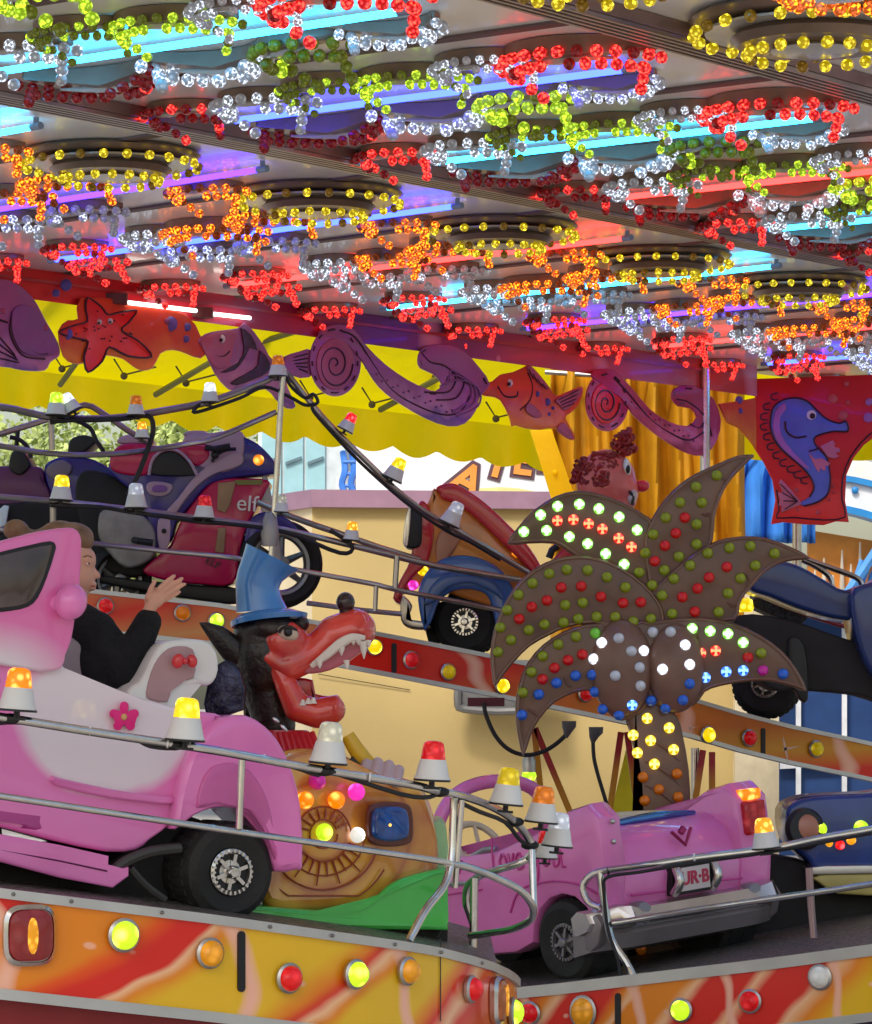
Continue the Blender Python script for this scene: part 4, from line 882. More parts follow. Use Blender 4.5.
# ================================================================ light-up palm
DP=14.85
brown2=mat('brown_palm_rim',(.2,.11,.075),.32,coat=1.2,noise=.2,nscale=8)
pal=empty('palm_light',P(665,985,DP),'brown light-up palm tree studded with coloured bulbs in front of the rear platform','light-up palm')
BR=5.4*DP/F
def pbulb(c,lit):
    k='p_'+c+str(lit)
    if k not in BM:
        sg=16; b=MB(); pr_=[(BR*1.0,.002),(BR*1.02,-.006),(BR*.93,-.016),(BR*.68,-.024),(BR*.36,-.0275),(.0005,-.029)]
        _,u,v=frame((0,1,0)); rings=[[Vector((0,h,0))+(u*math.cos(2*PI*q/sg)+v*math.sin(2*PI*q/sg))*r for q in range(sg)] for r,h in pr_]
        b.grid(rings); full=c in ('green','white')
        col_={'yg':(.36,.44,.01)}.get(c,C_.get(c)); m=lampmat('palm_bulb_%s_%d'%(c,lit),tuple(x*(.75 if not lit else 1) for x in col_),{0:.05,1:.9}[lit],34,.8,.25)
        ms=[m]
        if lit:
            ms.append(emat('palm_core_'+c,{'green':(.5,1,.45),'white':(.75,.86,1),'red':(1,.3,.12),'blue':(.25,.55,1),'yellow':(1,.8,.2)}.get(c,(1,1,1)),1.7))
            for f in b.bm.faces:
                ce=f.calc_center_median(); rr_=math.hypot(ce.x,ce.z)/BR; an=math.degrees(math.atan2(ce.z,ce.x))%90
                if rr_<.36 or (full and rr_<.62) or (rr_<.8 and (an<24 or an>66)): f.material_index=1
        o=b.build('b',ms,loc=(0,0,0)); BM[k]=o.data; bpy.data.objects.remove(o)
    return BM[k]
def leaf(name,pts,dz,bulbs,th=.07,sm=2,r=2.2,ribs=(),m=None):
    b=MB(); b.plate(pts,DP-dz,th,r,sm); o=b.build(name,m or brown,pal)
    rim=spline([Vector((x,y,0)) for x,y in pts],2,True); A_=sum(rim[i].x*rim[(i+1)%len(rim)].y-rim[(i+1)%len(rim)].x*rim[i].y for i in range(len(rim))); sg_=1 if A_>0 else -1; nn_=len(rim); cc=[]
    for i in range(nn_+1):
        t_=rim[(i+1)%nn_]-rim[(i-1)%nn_]; n2=Vector((-t_.y,t_.x,0)).normalized()*sg_; v_=rim[i%nn_]+n2*2.4; cc.append(P(v_.x,v_.y,DP-dz-.003))
    b=MB(); b.tube(cc,.0055,6); b.build('raised_rim',brown2,o)
    for rb_ in ribs:
        b=MB(); b.tube([P(x,y,DP-dz-.002) for x,y in rb_],[.004,.009,.004],6,sm=4); b.build('rib',brown,o)
    for (x,y,c,l) in bulbs: link(pbulb(c,l),'bulb',o,P(x,y,DP-dz-.001))
    return o
def bl(ox,oy,lst,c,l): return [(ox+x/4,oy+y/4,c,l) for x,y in lst]
z1=lambda p:Z(480,440,p); z2=lambda p:Z(620,440,p); z3=lambda p:Z(480,620,p)
leaf('palm_leaf',z1([(110,415),(150,350),(215,280),(300,225),(380,203),(450,208),(520,228),(600,262),(660,300),(690,325),(740,450),(715,625),(640,590),(600,550),(500,500),(400,475),(345,440),(295,413),(200,412)]),.02,
 bl(480,440,[(175,367),(242,300),(310,265),(397,257),(475,275),(556,308),(628,360),(266,362),(357,387),(430,415),(502,455),(576,497)],'green',1)+bl(480,440,[(309,323),(373,319),(434,335),(489,356),(554,393),(605,428)],'red',1)+bl(480,440,[(693,378),(661,452),(637,530)],'yg',0))
leaf('palm_leaf',z2([(130,310),(180,235),(240,175),(310,130),(400,90),(470,62),(537,58),(520,80),(470,130),(430,180),(400,240),(380,310),(372,400),(330,470),(200,560),(130,610),(118,600),(105,520),(95,400)]),.028,
 bl(620,440,[(387,142),(304,188),(327,250),(240,250),(183,311),(306,337),(306,417),(235,466),(177,521)],'yg',0)+bl(620,440,[(259,311),(223,373),(180,423),(139,485)],'red',0)+bl(480,440,[(688,581)],'yg',0),ribs=[z2([(325,295),(345,302),(366,303),(362,400)]),z2([(405,150),(425,160),(440,145)])])
leaf('palm_leaf',z2([(120,612),(200,530),(290,455),(380,405),(480,385),(580,390),(680,425),(765,472),(700,480),(640,495),(580,530),(540,575),(500,620),(480,660),(462,720),(350,730),(200,730),(100,740),(90,690)]),.036,
 bl(620,440,[(215,555),(168,622),(281,502),(351,453),(438,432),(521,425),(618,454),(541,502),(482,553),(432,613),(394,688),(208,695)],'yg',0)+bl(620,440,[(427,508),(356,550),(310,594),(249,629),(299,687)],'red',0),ribs=[z2([(500,535),(520,560),(505,585)]),z2([(430,650),(450,665),(475,660)])])
leaf('palm_leaf',z1([(60,987),(47,930),(42,850),(55,760),(85,680),(130,600),(190,535),(260,490),(340,465),(430,462),(520,485),(610,535),(690,605),(735,680),(730,740),(640,790),(560,760),(450,735),(350,750),(280,780),(200,825),(140,885),(95,940)]),.044,
 bl(480,440,[(582,590),(508,549),(430,521),(347,519),(277,535),(210,573),(154,620),(109,680),(81,750),(72,848),(124,800),(195,760),(258,738),(334,730),(393,715),(466,707),(541,708),(613,727),(341,660),(411,651),(683,715)],'yg',0)+bl(480,440,[(157,716),(207,668),(268,642),(325,590),(405,585),(484,627),(572,652),(643,649)],'red',0))
leaf('palm_leaf',z3([(175,545),(155,480),(143,400),(145,310),(170,210),(220,130),(290,70),(370,30),(460,12),(560,20),(640,60),(700,180),(690,320),(600,395),(540,395),(480,330),(450,285),(380,292),(300,330),(240,395),(205,460)]),.052,
 bl(480,440,[(384,787),(313,818),(251,865),(206,928),(172,1010)],'yg',0)+bl(480,440,[(409,858),(352,881),(298,912),(250,957)],'red',0)+bl(480,440,[(382,943),(306,972)],'blue',0)+bl(480,620,[(235,298),(168,380)],'blue',0)+bl(480,440,[(461,773)],'green',0),ribs=[z3([(335,225),(350,255),(365,270)]),z3([(190,355),(215,370),(235,385)])])
leaf('palm_leaf',z2([(60,740),(120,728),(200,715),(330,708),(450,730),(560,780),(650,845),(710,920),(748,1003),(700,990),(600,965),(500,968),(400,985),(340,1008),(300,1060),(200,1080),(100,1000)]),.056,
 bl(620,440,[(288,754),(360,764),(431,775),(492,810)],'green',1)+bl(620,440,[(565,853)],'yg',0)+bl(620,440,[(323,852),(382,843)],'red',1)+bl(620,440,[(512,870)],'red',0)+bl(620,440,[(341,950),(424,927),(492,922)],'blue',1)+[(763,670.5,'magenta',0),(783,674,'blue',0)],ribs=[z2([(310,740),(318,850),(330,1000)])])
cocom=mat('coconut_board',(.19,.1,.07),.34,coat=.3,noise=.15,nscale=8)
for cx,cy,rx,ry,bb in ((622,668,31,49,bl(480,440,[(487,811),(455,876),(654,843)],'white',1)+bl(480,440,[(555,793),(605,845),(638,910),(541,943),(641,983)],'white',0)+bl(480,440,[(449,940)],'blue',0)+bl(480,620,[(459,287),(491,357),(556,380)],'blue',0)+bl(480,620,[(608,340)],'blue',1)),
  (676,668,29,45,bl(480,440,[(730,917),(820,820),(838,898)],'white',1)+bl(480,440,[(691,769),(762,768)],'white',0)+bl(480,620,[(685,323),(742,353),(811,320),(838,255)],'blue',0))):
    b=MB(); Dc=DP-.055; b.ell(P(cx,cy,Dc),(rx*Dc/F,.075,ry*Dc/F),sub=4); o=b.build('coconut',cocom,pal)
    for x,y,c,l in bb:
        q=min(.97,((x-cx)/rx)**2+((y-cy)/ry)**2); d=Dc-.075*math.sqrt(1-q)+.006; link(pbulb(c,l),'bulb',o,P(x,y,d))
tk=[(620,712),(628,722),(631,737),(636,756),(639,775),(641,800),(641,850),(640,920),(636,950),(625,985),(702,985),(696,950),(691,900),(691,850),(691,810),(689,770),(683,735),(677,716),(660,700),(635,700)]
b=MB(); b.plate(tk,DP-.03,.08,2.2,2); tr_=b.build('trunk',brown,pal)
for k in range(9):
    b=MB(); y=745+k*24; b.tube([P(645,y-8,DP-.032),P(664,y+2,DP-.036),P(680,y+16,DP-.032)],[.003,.007,.003],6,sm=3); b.build('rib',cocom,tr_)
for x,y,c,l in bl(480,620,[(668,393),(756,431),(612,460),(682,482),(629,531),(774,518),(697,576)],'yellow',1)+bl(480,620,[(652,629),(788,615),(716,678),(659,722),(793,708)],'orange',0)+[(641,949,'orange',0),(655,963,'orange',0),(629,965,'orange',0),(664,846,'orange',0),(650,870,'orange',0),(678,880,'orange',0)]:
    link(pbulb(c,l),'bulb',tr_,P(x,y,DP-.032))

# ================================================================ struts and cables under the rear platform
st1=gradmat('strut_paint','Z',[(0,(.6,.3,.02)),(.45,(.55,.2,.02)),(.6,(.4,.02,.03)),(1,(.4,.02,.03))],wob=.05,scale=1.7,off=0)
for i,(xa,ya,xb,yb,lab) in enumerate(((534,728,541,780,'short red strut nearest the pink convertible windscreen'),(535,728,580,822,'red and ochre strut leaning right beside the rear cable'),(621,732,608,808,'red strut leaning left beside the yellow sheet'),(627,732,640,812,'red strut meeting the palm trunk'),(703,750,690,820,'yellow and red strut right of the palm trunk'),(712,752,712,820,'upright red strut behind the tail fin'))):
    b=MB(); p,q=P(xa,ya,16.9),P(xb,yb+14,16.9); d=(q-p).normalized(); b.box((p+q)/2,(.03,.03,(q-p).length),Matrix.Rotation(math.atan2(d.x,d.z),4,'Y')); tag(b.build('strut',st1,bevel=.003),lab,'strut','painted struts under the rear platform')
b=MB(); b.tube([P(695,748,16.95),P(695,822,16.95)],.02,10); tag(b.build('steel_post',chrome),'small steel post right of the palm trunk','post')
b=MB(); b.plate([(626,750),(642,790),(650,826),(608,826)],17.4,.02,0); tag(b.build('yellow_sheet',mat('yellow_plastic',(.9,.75,.02),.5,noise=.08)),'yellow sheet hanging left of the palm trunk','sheet')
t=empty('power_cable',P(518,740,16.2),'black cable looping under the rear platform between two sockets','cable')
b=MB(); b.tube([P(x,y,16.1) for x,y in [(484,703),(486,715),(495,735),(508,749),(525,755),(542,752),(556,744),(567,734)]],.010,8,sm=4); b.build('cord',wire,t)
b=MB(); b.loft([(P(569,721,16.1),(0,0,1),.034,.03),(P(569,727,16.1),(0,0,1),.032,.03),(P(568,731,16.1),(0,0,1),.022,.02),(P(566,738,16.1),(0,0,1),.008,.01)],12); b.build('plug',mat('plug_grey',(.1,.1,.1),.5),t)
b=MB(); b.box(P(486,702,16.15),(.17,.05,.04)); b.build('junction_box',mat('maroon_box',(.12,.02,.03),.5),t)
t=empty('power_cable',P(600,740,16.2),'straight black cable dropping behind the convertible','cable')
b=MB(); b.tube([P(x,y,16.1) for x,y in [(593,741),(594,758),(598,775),(604,795),(609,812)]],.009,8,sm=4); b.build('cord',wire,t)
b=MB(); b.loft([(P(596,727,16.1),(0,0,1),.034,.03),(P(596,733,16.1),(0,0,1),.032,.03),(P(594,737,16.1),(0,0,1),.022,.02),(P(593,743,16.1),(0,0,1),.008,.01)],12); b.build('plug',mat('plug_grey'),t)
b=MB(); b.lathe([(.03,0),(.032,.05),(.02,.09)],P(529,772,16.3),(0,0,1)); b.lathe([(.02,-.05),(.035,-.02),(.03,.0)],P(529,772,16.3),(0,0,1),mi=1); tag(b.build('hanging_lamp',[steel,lensmat('lime',True)]),'small lime lamp hanging at the tip of the lower left palm leaf','lamp')
# ================================================================ wheels
def wheel(name,parent,c,ax,R_,w,hub=.45,hubm=None,knob=True,spokes=True):
    """tyre with rounded shoulders and tread blocks, rim disc with slots; c = centre of the outer face"""
    ax=Vector(ax).normalized(); c=Vector(c)
    b=MB(); b.lathe([(R_*hub,-.012),(R_*hub*1.05,.0),(R_*.8,.012),(R_*.95,-.004),(R_,-w*.2),(R_,-w*.8),(R_*.95,-w),(R_*.3,-w*.98)],c,ax,40)
    _,u,v=frame(ax)
    if knob:
        for k in range(30):
            a=2*PI*k/30
            for dz in (-w*.3,-w*.68):
                aa=a+(.1 if dz<-w*.5 else 0); p=c+ax*dz+(u*math.cos(aa)+v*math.sin(aa))*R_*.995; M=Matrix((u*math.cos(aa)+v*math.sin(aa),-u*math.sin(aa)+v*math.cos(aa),ax)).transposed().to_4x4()
                b.box(p,(R_*.05,R_*.13,w*.28),M)
    t=b.build(name,rubber,parent)
    b=MB(); hr=R_*hub; hm=hubm or chrome
    b.lathe([(hr*1.02,-.01),(hr*1.0,.004),(hr*.86,.008),(hr*.8,-.006),(hr*.3,-.004),(hr*.28,.018),(hr*.2,.026),(.001,.027)],c,ax,30)
    if spokes:
        for k in range(26):
            a=2*PI*k/26; p=c+ax*.007+(u*math.cos(a)+v*math.sin(a))*hr*.9; M=Matrix((u*math.cos(a)+v*math.sin(a),-u*math.sin(a)+v*math.cos(a),ax)).transposed().to_4x4(); b.box(p,(hr*.16,hr*.09,.01),M)
        for k in range(6):
            a=2*PI*k/6+.3; p=c+ax*.004+(u*math.cos(a)+v*math.sin(a))*hr*.52; M=Matrix((u*math.cos(a)+v*math.sin(a),-u*math.sin(a)+v*math.cos(a),ax)).transposed().to_4x4(); b.box(p,(hr*.5,hr*.16,.012),M)
        for k in range(5):
            a=2*PI*k/5; b.ell(c+ax*.02+(u*math.cos(a)+v*math.sin(a))*hr*.2,.006,sub=1,mi=0)
    b.build('rim',hm,t); 
    b=MB(); b.lathe([(hr*.8,-.012),(hr*.79,-.004),(.01,-.006)],c,ax,24); b.build('hub_shade_plate',black,t)  # black disc stands for the shade behind the spokes
    return t
def small_lamp(parent,x,y,D,rpx,c,lit,ax=(0,-1,0)):
    r=rpx*D/F; b=MB(); p=P(x,y,D); b.lathe([(r*1.05,0),(r*1.1,.006),(r*.95,.02),(r*.6,.032),(.001,.037)],p,ax,16); return b.build('lamp',lensmat(c,lit),parent)

# ================================================================ motorbike on the rear platform
DM=16.35
mb=empty('motorbike',P(195,606,DM+.15),'magenta and blue racing motorbike with white stripe on the rear platform','motorbike')
mag=mat('magenta_fairing',(.5,.0,.07),.2,coat=.9,noise=.08); nav=mat('navy_fairing',(.03,.02,.2),.2,coat=.9,noise=.1); lilw=mat('lilac_white_fairing',(.42,.27,.36),.3,coat=.6,noise=.05)
gry=mat('engine_grey',(.28,.26,.25),.5,.3,noise=.2,nscale=12)
z=lambda p:Z(160,380,p); z0=lambda p:Z(0,380,p)
def pl(parent,name,m,pts,dz,th,r=2.5,sm=3,D=DM):
    b=MB(); b.plate(pts,D-dz,th,r,sm); return b.build(name,m,parent)
pl(mb,'lower_fairing',mag,[(217,479),(240,478),(268,480),(266,490),(258,505),(246,528),(240,550),(233,583),(200,584),(165,580),(143,572),(152,560),(170,545),(180,522),(197,497)],0,.3)
pl(mb,'nose_fairing',nav,[(235,430),(243,436),(258,444),(272,458),(277,468),(273,474),(250,476),(226,479),(207,486),(193,502),(176,522),(170,540),(150,548),(146,520),(135,495),(118,480),(108,468),(118,455),(160,447),(200,440)],.01,.34)
pl(mb,'tank',lilw,[(185,436),(210,433),(238,430),(244,440),(243,455),(238,466),(224,472),(208,470),(190,462),(184,450)],.02,.32)
pl(mb,'upper_fairing',mag,[(110,458),(118,446),(135,443),(160,446),(184,441),(205,443),(210,455),(200,466),(188,462),(172,453),(160,455),(152,468),(146,475),(128,475),(112,470)],.024,.3)
pl(mb,'seat_pad',lilw,[(118,443),(122,436),(136,434),(150,437),(150,443)],.0,.25,2);pl(mb,'seat_pad',lilw,[(184,436),(188,431),(205,431),(206,437)],.0,.25,2)
pl(mb,'stripe',lilw,[(243,462),(234,468),(214,474),(196,487),(182,504),(176,512),(166,512),(178,498),(190,482),(206,467),(224,456),(240,452)],.035,.03,1)
pl(mb,'air_intake',black,[(150,474),(153,462),(160,454),(169,451),(179,454),(188,463),(195,475)],.036,.02,1); 
b=MB(); b.tube([P(x,y,DM-.04) for x,y in [(149,475),(152,461),(160,452),(169,449),(180,452),(190,462),(197,475)]],.008,6,sm=3); b.build('intake_trim',lilw,mb)
pl(mb,'badge',lilw,[(146,487),(150,482),(162,482),(172,485),(170,492),(162,496),(150,494)],.036,.012,.5)
pl(mb,'badge',mat('badge_purple',(.2,.07,.3),.3),[(152,488),(156,485),(166,486),(166,491),(154,492)],.046,.012,.3)
pl(mb,'engine_cover',gry,[(98,521),(103,510),(125,508),(146,518),(155,533),(153,555),(140,565),(124,567),(108,552),(99,538)],.03,.12,3)
b=MB(); b.tube([P(134,540,DM-.06),P(138,541,DM-.09),P(153,543,DM-.09)],.016,8); b.build('foot_peg',black,mb)
pl(mb,'side_bracket',lilw,[(158,520),(170,520),(168,546),(159,547)],.03,.03,.8); b=MB(); b.ell(P(164,531,DM-.035),.012,sub=2); b.build('bolt',black,mb)
for q in ([(218,483),(236,481),(230,505),(225,513),(217,510)],[(218,528),(226,527),(224,553),(215,552)]):
    pl(mb,'vent',mat('vent_tan',(.34,.2,.1),.5,noise=.2),q,.012,.02,.8,1)
b=MB(); b.plate(z([(300,400),(410,400),(405,418),(310,420)]),DM-.012,.01,0); b.build('lettered_strip',mat('olive_strip',(.2,.2,.05),.5),mb)
for i in range(8): pass
text_mesh('lettering','SHARKIES',.10,face_cam(P(249,483.5,DM-.02),0),mat('strip_ink',(.05,.06,.02),.5),mb,.001) if 0 else None
text_mesh('lettering','elf',.105,face_cam(P(247,504,DM-.03),R(-5)),mat('lettering_white',(.75,.7,.68),.4),mb,.004)
text_mesh('lettering','ELF',.05,face_cam(P(213,563,DM-.006),R(-28)),mat('lettering_dark',(.04,.02,.03),.5),mb,.003)
pl(mb,'belly',black,[(100,575),(140,580),(200,585),(236,588),(236,603),(200,600),(150,592),(98,582)],-.05,.2,2)
pl(mb,'frame_body',dark,[(85,470),(120,480),(150,520),(150,570),(120,575),(95,560),(80,520),(75,490)],-.06,.22,3)
b=MB(); b.lathe([(.022,0),(.026,.004),(.02,.02),(.001,.022)],P(258.5,460,DM-.005),(0,-1,0)); b.build('headlamp',lensmat('orange',True),mb)
b=MB(); b.tube([P(x,y,DM-.05) for x,y in [(212,462),(216,455),(226,450),(236,449)]],.009,6,sm=3); b.tube([P(205,447,DM-.07),P(214,449,DM-.07),P(230,446,DM-.06)],.014,8); b.ell(P(215,455,DM-.05),.02,sub=2); b.build('handlebar',black,mb)
ax=Vector((.42,-1,.02))
def mwheel(x,y,r,nm='wheel'):
    c=P(x,y,DM+.08); b=MB(); b.lathe([(r*.66,-.0),(r*.7,.02),(r*.86,.03),(r*.97,.0),(r,-.04),(r,-.06),(r*.97,-.1),(r*.86,-.13),(r*.7,-.12),(r*.66,-.1)],c,ax,44)
    # open torus: close inner surface
    o=b.build('tyre',rubber,mb); b=MB(); _,u,v=frame(ax)
    ring=[(c-ax.normalized()*.05+(u*math.cos(a)+v*math.sin(a))*r*.665) for a in [2*PI*k/40 for k in range(41)]]
    b.tube(ring,.018,8)
    for k in range(7): a=2*PI*k/7; b.tube([c-ax.normalized()*.05+(u*math.cos(a)+v*math.sin(a))*r*.1,c-ax.normalized()*.05+(u*math.cos(a)+v*math.sin(a))*r*.66],[.02,.011],6)
    b.lathe([(r*.16,0),(r*.14,.02),(.001,.025)],c-ax.normalized()*.06,ax,14); b.build('rim',mat('bare_alu',(.3,.3,.3),.35,.8),o)
# tyre as an open ring
def ringwheel(x,y,r):
    c=P(x,y,DM+.1); axn=ax.normalized(); _,u,v=frame(ax); b=MB(); n=44; m=12; rs=[]
    for k in range(n+1):
        a=2*PI*k/n; d=u*math.cos(a)+v*math.sin(a); rs.append([c+d*(r*.84+r*.16*math.cos(t))+axn*(.065*math.sin(t)) for t in [2*PI*j/m for j in range(m)]])
    b.grid(rs,cap0=False,cap1=False); o=b.build('tyre',rubber,mb)
    b=MB(); b.tube([c+(u*math.cos(2*PI*k/40)+v*math.sin(2*PI*k/40))*r*.68 for k in range(41)],.022,8)
    for k in range(6): a=2*PI*k/6+.4; d=u*math.cos(a)+v*math.sin(a); b.tube([c+d*r*.08,c+d*r*.68],[.024,.012],6)
    b.lathe([(r*.18,-.04),(r*.18,.04),(.001,.045)],c,ax,14); b.build('rim',mat('bare_alu',(.3,.3,.3),.35,.8),o)
ringwheel(279,564,.212); ringwheel(118,580,.16)
pl(mb,'front_fork',mat('fork_grey',(.3,.28,.3),.35,.7),[(262,478),(268,480),(282,560),(276,562),(262,520)],-.02,.05,1)
pl(mb,'front_mudguard',nav,[(246,528),(255,515),(270,512),(290,520),(300,535),(290,530),(270,526),(255,540),(250,570),(244,560)],.0,.12,2)
# dark quad bike further left
qd=empty('quad_bike',P(45,600,17.0),'dark navy quad bike with black handlebars at the far left of the rear platform','quad bike')
Dq=16.7
pl(qd,'body',nav,[(44,470),(48,462),(60,457),(75,457),(95,460),(118,475),(130,495),(128,512),(100,515),(75,505),(60,500),(50,492)],0,.45,3,3,Dq)
pl(qd,'nose_cover',mat('quad_grey',(.2,.16,.2),.35,coat=.5),[(46,472),(50,464),(62,460),(72,466),(68,476),(55,480)],.02,.1,2,3,Dq)
pl(qd,'rear_body',mat('quad_purple',(.12,.02,.1),.3,coat=.6),[(-60,468),(0,466),(40,467),(44,480),(50,492),(48,505),(0,506),(-60,500)],.0,.5,3,2,Dq)
pl(qd,'seat',black,[(9,462),(12,452),(20,449),(28,458),(30,466),(20,475),(10,470)],.02,.3,2,3,Dq); pl(qd,'seat',black,[(68,447),(72,438),(85,435),(97,440),(92,446),(84,452),(70,454)],.02,.25,2,3,Dq)
pl(qd,'underbody',dark,[(-60,500),(0,504),(60,500),(100,512),(105,545),(100,592),(60,592),(0,585),(-60,575)],.02,.5,3,2,Dq)
b=MB(); b.tube([P(x,y,Dq-.02) for x,y in [(10,437),(20,440),(28,448),(31,458)]],.012,6,sm=3); b.tube([P(x,y,Dq-.02) for x,y in [(75,420),(90,428),(96,440),(104,452)]],.012,6,sm=3); b.tube([P(16,450,Dq),P(18,430,Dq)],.012,6); b.build('handlebar',black,qd)
wheel('wheel',qd,P(20,565,Dq-.05),(.3,-1,0),.17,.15,.4); 
b=MB(); b.plate([(-4,512),(4,505),(9,506),(6,525),(-4,530)],Dq-.06,.02,1); b.build('reflector',mat('pale_reflector',(.7,.8,.85),.2),qd)

# ================================================================ orange hot rod on the rear platform
DT=16.5; tc_=empty('hot_rod',P(470,655,DT),'orange and red toy hot rod with a blue mudguard on the rear platform','toy car')
pl(tc_,'body',orange,[(424,512),(430,498),(434,488),(441,494),(460,504),(485,524),(507,547),(532,572),(540,600),(520,612),(470,600),(440,590),(418,585),(405,590),(412,560),(420,535)],0,.5,5)
pl(tc_,'top_cover',red,[(436,489),(440,485),(452,483),(462,487),(482,500),(505,521),(530,548),(545,575),(538,578),(520,560),(500,541),(478,520),(458,505),(442,499),(440,494)],.03,.5,3)
pl(tc_,'rear_panel',red,[(418,505),(424,501),(431,512),(434,530),(431,552),(425,566),(412,578),(402,596),(402,604),(393,598),(400,580),(410,560),(414,530)],.03,.5,3)
pl(tc_,'side_bulge',mat('bulge_tan',(.5,.22,.12),.3,coat=.6),[(436,560),(436,540),(444,527),(456,522),(462,532),(456,548),(444,562)],.02,.05,3)
b=MB(); b.tube([P(x,y,DT-.02) for x,y in [(440,562),(458,552),(466,538),(468,525)]],.014,6,sm=3); b.tube([P(x,y,DT-.012) for x,y in [(455,528),(470,538),(484,540)]],.008,6,sm=3); b.build('body_moulding',mat('dark_orange',(.4,.12,.01),.3,coat=.6),tc_)
pl(tc_,'mudguard',blue,[(418,600),(420,585),(428,570),(442,559),(460,555),(480,558),(498,567),(510,582),(516,600),(510,625),(500,640),(490,600),(476,590),(455,590),(440,600),(432,620),(424,630)],.06,.3,4)
pl(tc_,'mudguard_lip',mat('blue_lip',(.05,.12,.3),.2,coat=.9),[(424,604),(430,588),(442,576),(460,570),(480,573),(497,584),(503,600),(492,592),(470,583),(448,588),(434,602)],.09,.3,2.5)
wheel('wheel',tc_,P(465,622,DT-.1),(-.15,-1,.04),.152,.2,.43); 
b=MB(); b.plate([(427,592),(440,585),(440,655),(430,648),(424,625)],DT+.0,.15,3); b.build('inner_tyre',rubber,tc_)
pl(tc_,'lamp_housing',black,[(411,506),(421,507),(422,530),(420,546),(408,548),(404,541),(406,525)],.05,.2,2); pl(tc_,'chrome_trim',chrome,[(407,512),(411,507),(408,545),(403,543),(404,528)],.055,.1,1)
pl(tc_,'bumper',mat('worn_chrome',(.5,.45,.38),.3,.9),[(402,596),(412,605),(408,618),(425,622),(430,628),(412,628),(401,620)],.05,.3,2)
for x,y,r,c,l in ((423,571,5.5,'yellow',True),(413,585,5,'magenta',True),(519,551,7,'amber',True)): small_lamp(tc_,x,y,DT-.13,r,c,l)

# ================================================================ clown head behind the palm
DC=15.7; cl=empty('clown_figure',P(610,700,DC),'red haired fibreglass clown head with a red nose peeping over the palm leaf','figure')
skin=mat('clown_skin',(.62,.13,.12),.3,coat=.7,noise=.15,nscale=6)
q=DC/F
blob('head',[('e',P(606,482,DC),(30*q,.13,33*q)),('e',P(622,490,DC-.01),(17*q,.10,20*q)),('e',P(622,500,DC-.02),(15*q,.08,12*q)),('c',P(600,505,DC),.1,P(598,545,DC),.09),('e',P(625,505,DC-.05),(8*q,.05,6*q))],skin,cl,.009,3)
b=MB(); b.ell(P(642,486,DC-.02),(7.5*q,.032,6*q)); b.build('nose',mat('nose_red',(.6,.03,.05),.2,coat=.8),cl)
hair=mat('clown_hair',(.28,.02,.02),.45,coat=.4,noise=.3,nscale=15)
b=MB(); rnd=random.Random(3)
for k in range(95):
    x=rnd.uniform(565,616); y=rnd.uniform(455,484); 
    if y>484-abs(x-590)*.05 or (x>608 and y>470) : continue
    if (x-606)**2/33**2+(y-482)**2/34**2>1.08: continue
    a=rnd.uniform(0,6.3); c=P(x,y,DC-.125+.12*((x-606)/34)**2+.10*((y-482)/36)**2); rr=.014
    _,u,v=frame((rnd.gauss(0,.5),-1,rnd.gauss(0,.5))); b.tube([c+(u*math.cos(t)+v*math.sin(t))*rr for t in [2*PI*j/8 for j in range(8)]],.008,5)
for k in range(40):
    c=P(rnd.gauss(624,6),rnd.gauss(443,6),DC-rnd.uniform(-.04,.06)); _,u,v=frame((rnd.gauss(0,.7),-1,rnd.gauss(0,.7))); b.tube([c+(u*math.cos(t)+v*math.sin(t))*.015 for t in [2*PI*j/8 for j in range(8)]],.009,5)
b.build('hair',hair,cl)
b=MB(); b.ell(P(627,467,DC-.085),(4*q,.03,8.5*q),Euler((0,R(-8),0))); e_=b.build('eye',white,cl); b=MB(); b.ell(P(628,469,DC-.108),(2.2*q,.012,4.5*q)); b.build('pupil',black,e_)
b=MB(); b.tube([P(x,y,DC-.115) for x,y in [(600,486),(597,479),(600,472),(607,470),(612,476),(610,484),(604,488)]],.012,7,sm=3); b.build('ear',skin,cl); b=MB(); b.ell(P(606,478,DC-.12),(4*q,.012,6*q)); b.build('ear_hollow',black,cl)
b=MB(); b.ell(P(632,497,DC-.08),(4.5*q,.03,8*q),Euler((0,R(20),0))); b.build('mouth_patch',mat('mouth_grey',(.45,.4,.42),.3),cl)
b=MB(); b.tube([P(x,y,DC-.105) for x,y in [(629,491),(633,497),(632,505)]],.007,5,sm=3); b.build('mouth_line',black,cl)
# vehicle bits under leaf 1
b=MB(); b.tube([P(549,558,DC),P(552,550,DC),P(558,546,DC)],.016,8); b.build('lever',black,cl); b=MB(); b.plate([(552,560),(575,545),(600,548),(600,600),(560,600)],DC,.4,3,2); b.build('seat_body',red,cl)

# ================================================================ blue scooter on the right of the rear platform
DS=17.3; ss=empty('toy_scooter',P(800,725,DS),'dark blue toy scooter with chrome bars and a mesh seat, right of the palm','scooter')
pl(ss,'body',mat('navy_body',(.02,.045,.17),.22,coat=.9),[(742,575),(752,566),(775,560),(800,566),(825,580),(845,590),(872,584),(900,580),(900,625),(870,622),(835,618),(800,608),(770,596),(752,590)],0,.45,4)
pl(ss,'front_shield',mat('navy_body'),[(850,596),(872,582),(905,578),(905,690),(878,680),(860,650)],.1,.4,5)
b=MB(); b.plate([(755,598),(760,594),(805,612),(804,622),(796,624),(752,606)],DS-.02,.3,2,2); b.build('seat_cushion',mat('mesh_black',(.03,.03,.032),.5,noise=.9,nscale=60,bump=.8,bscale=120),ss)
pl(ss,'footwell',dark,[(740,615),(790,620),(850,640),(905,650),(905,705),(860,695),(800,690),(775,690),(752,672),(735,640)],-.02,.4,3)
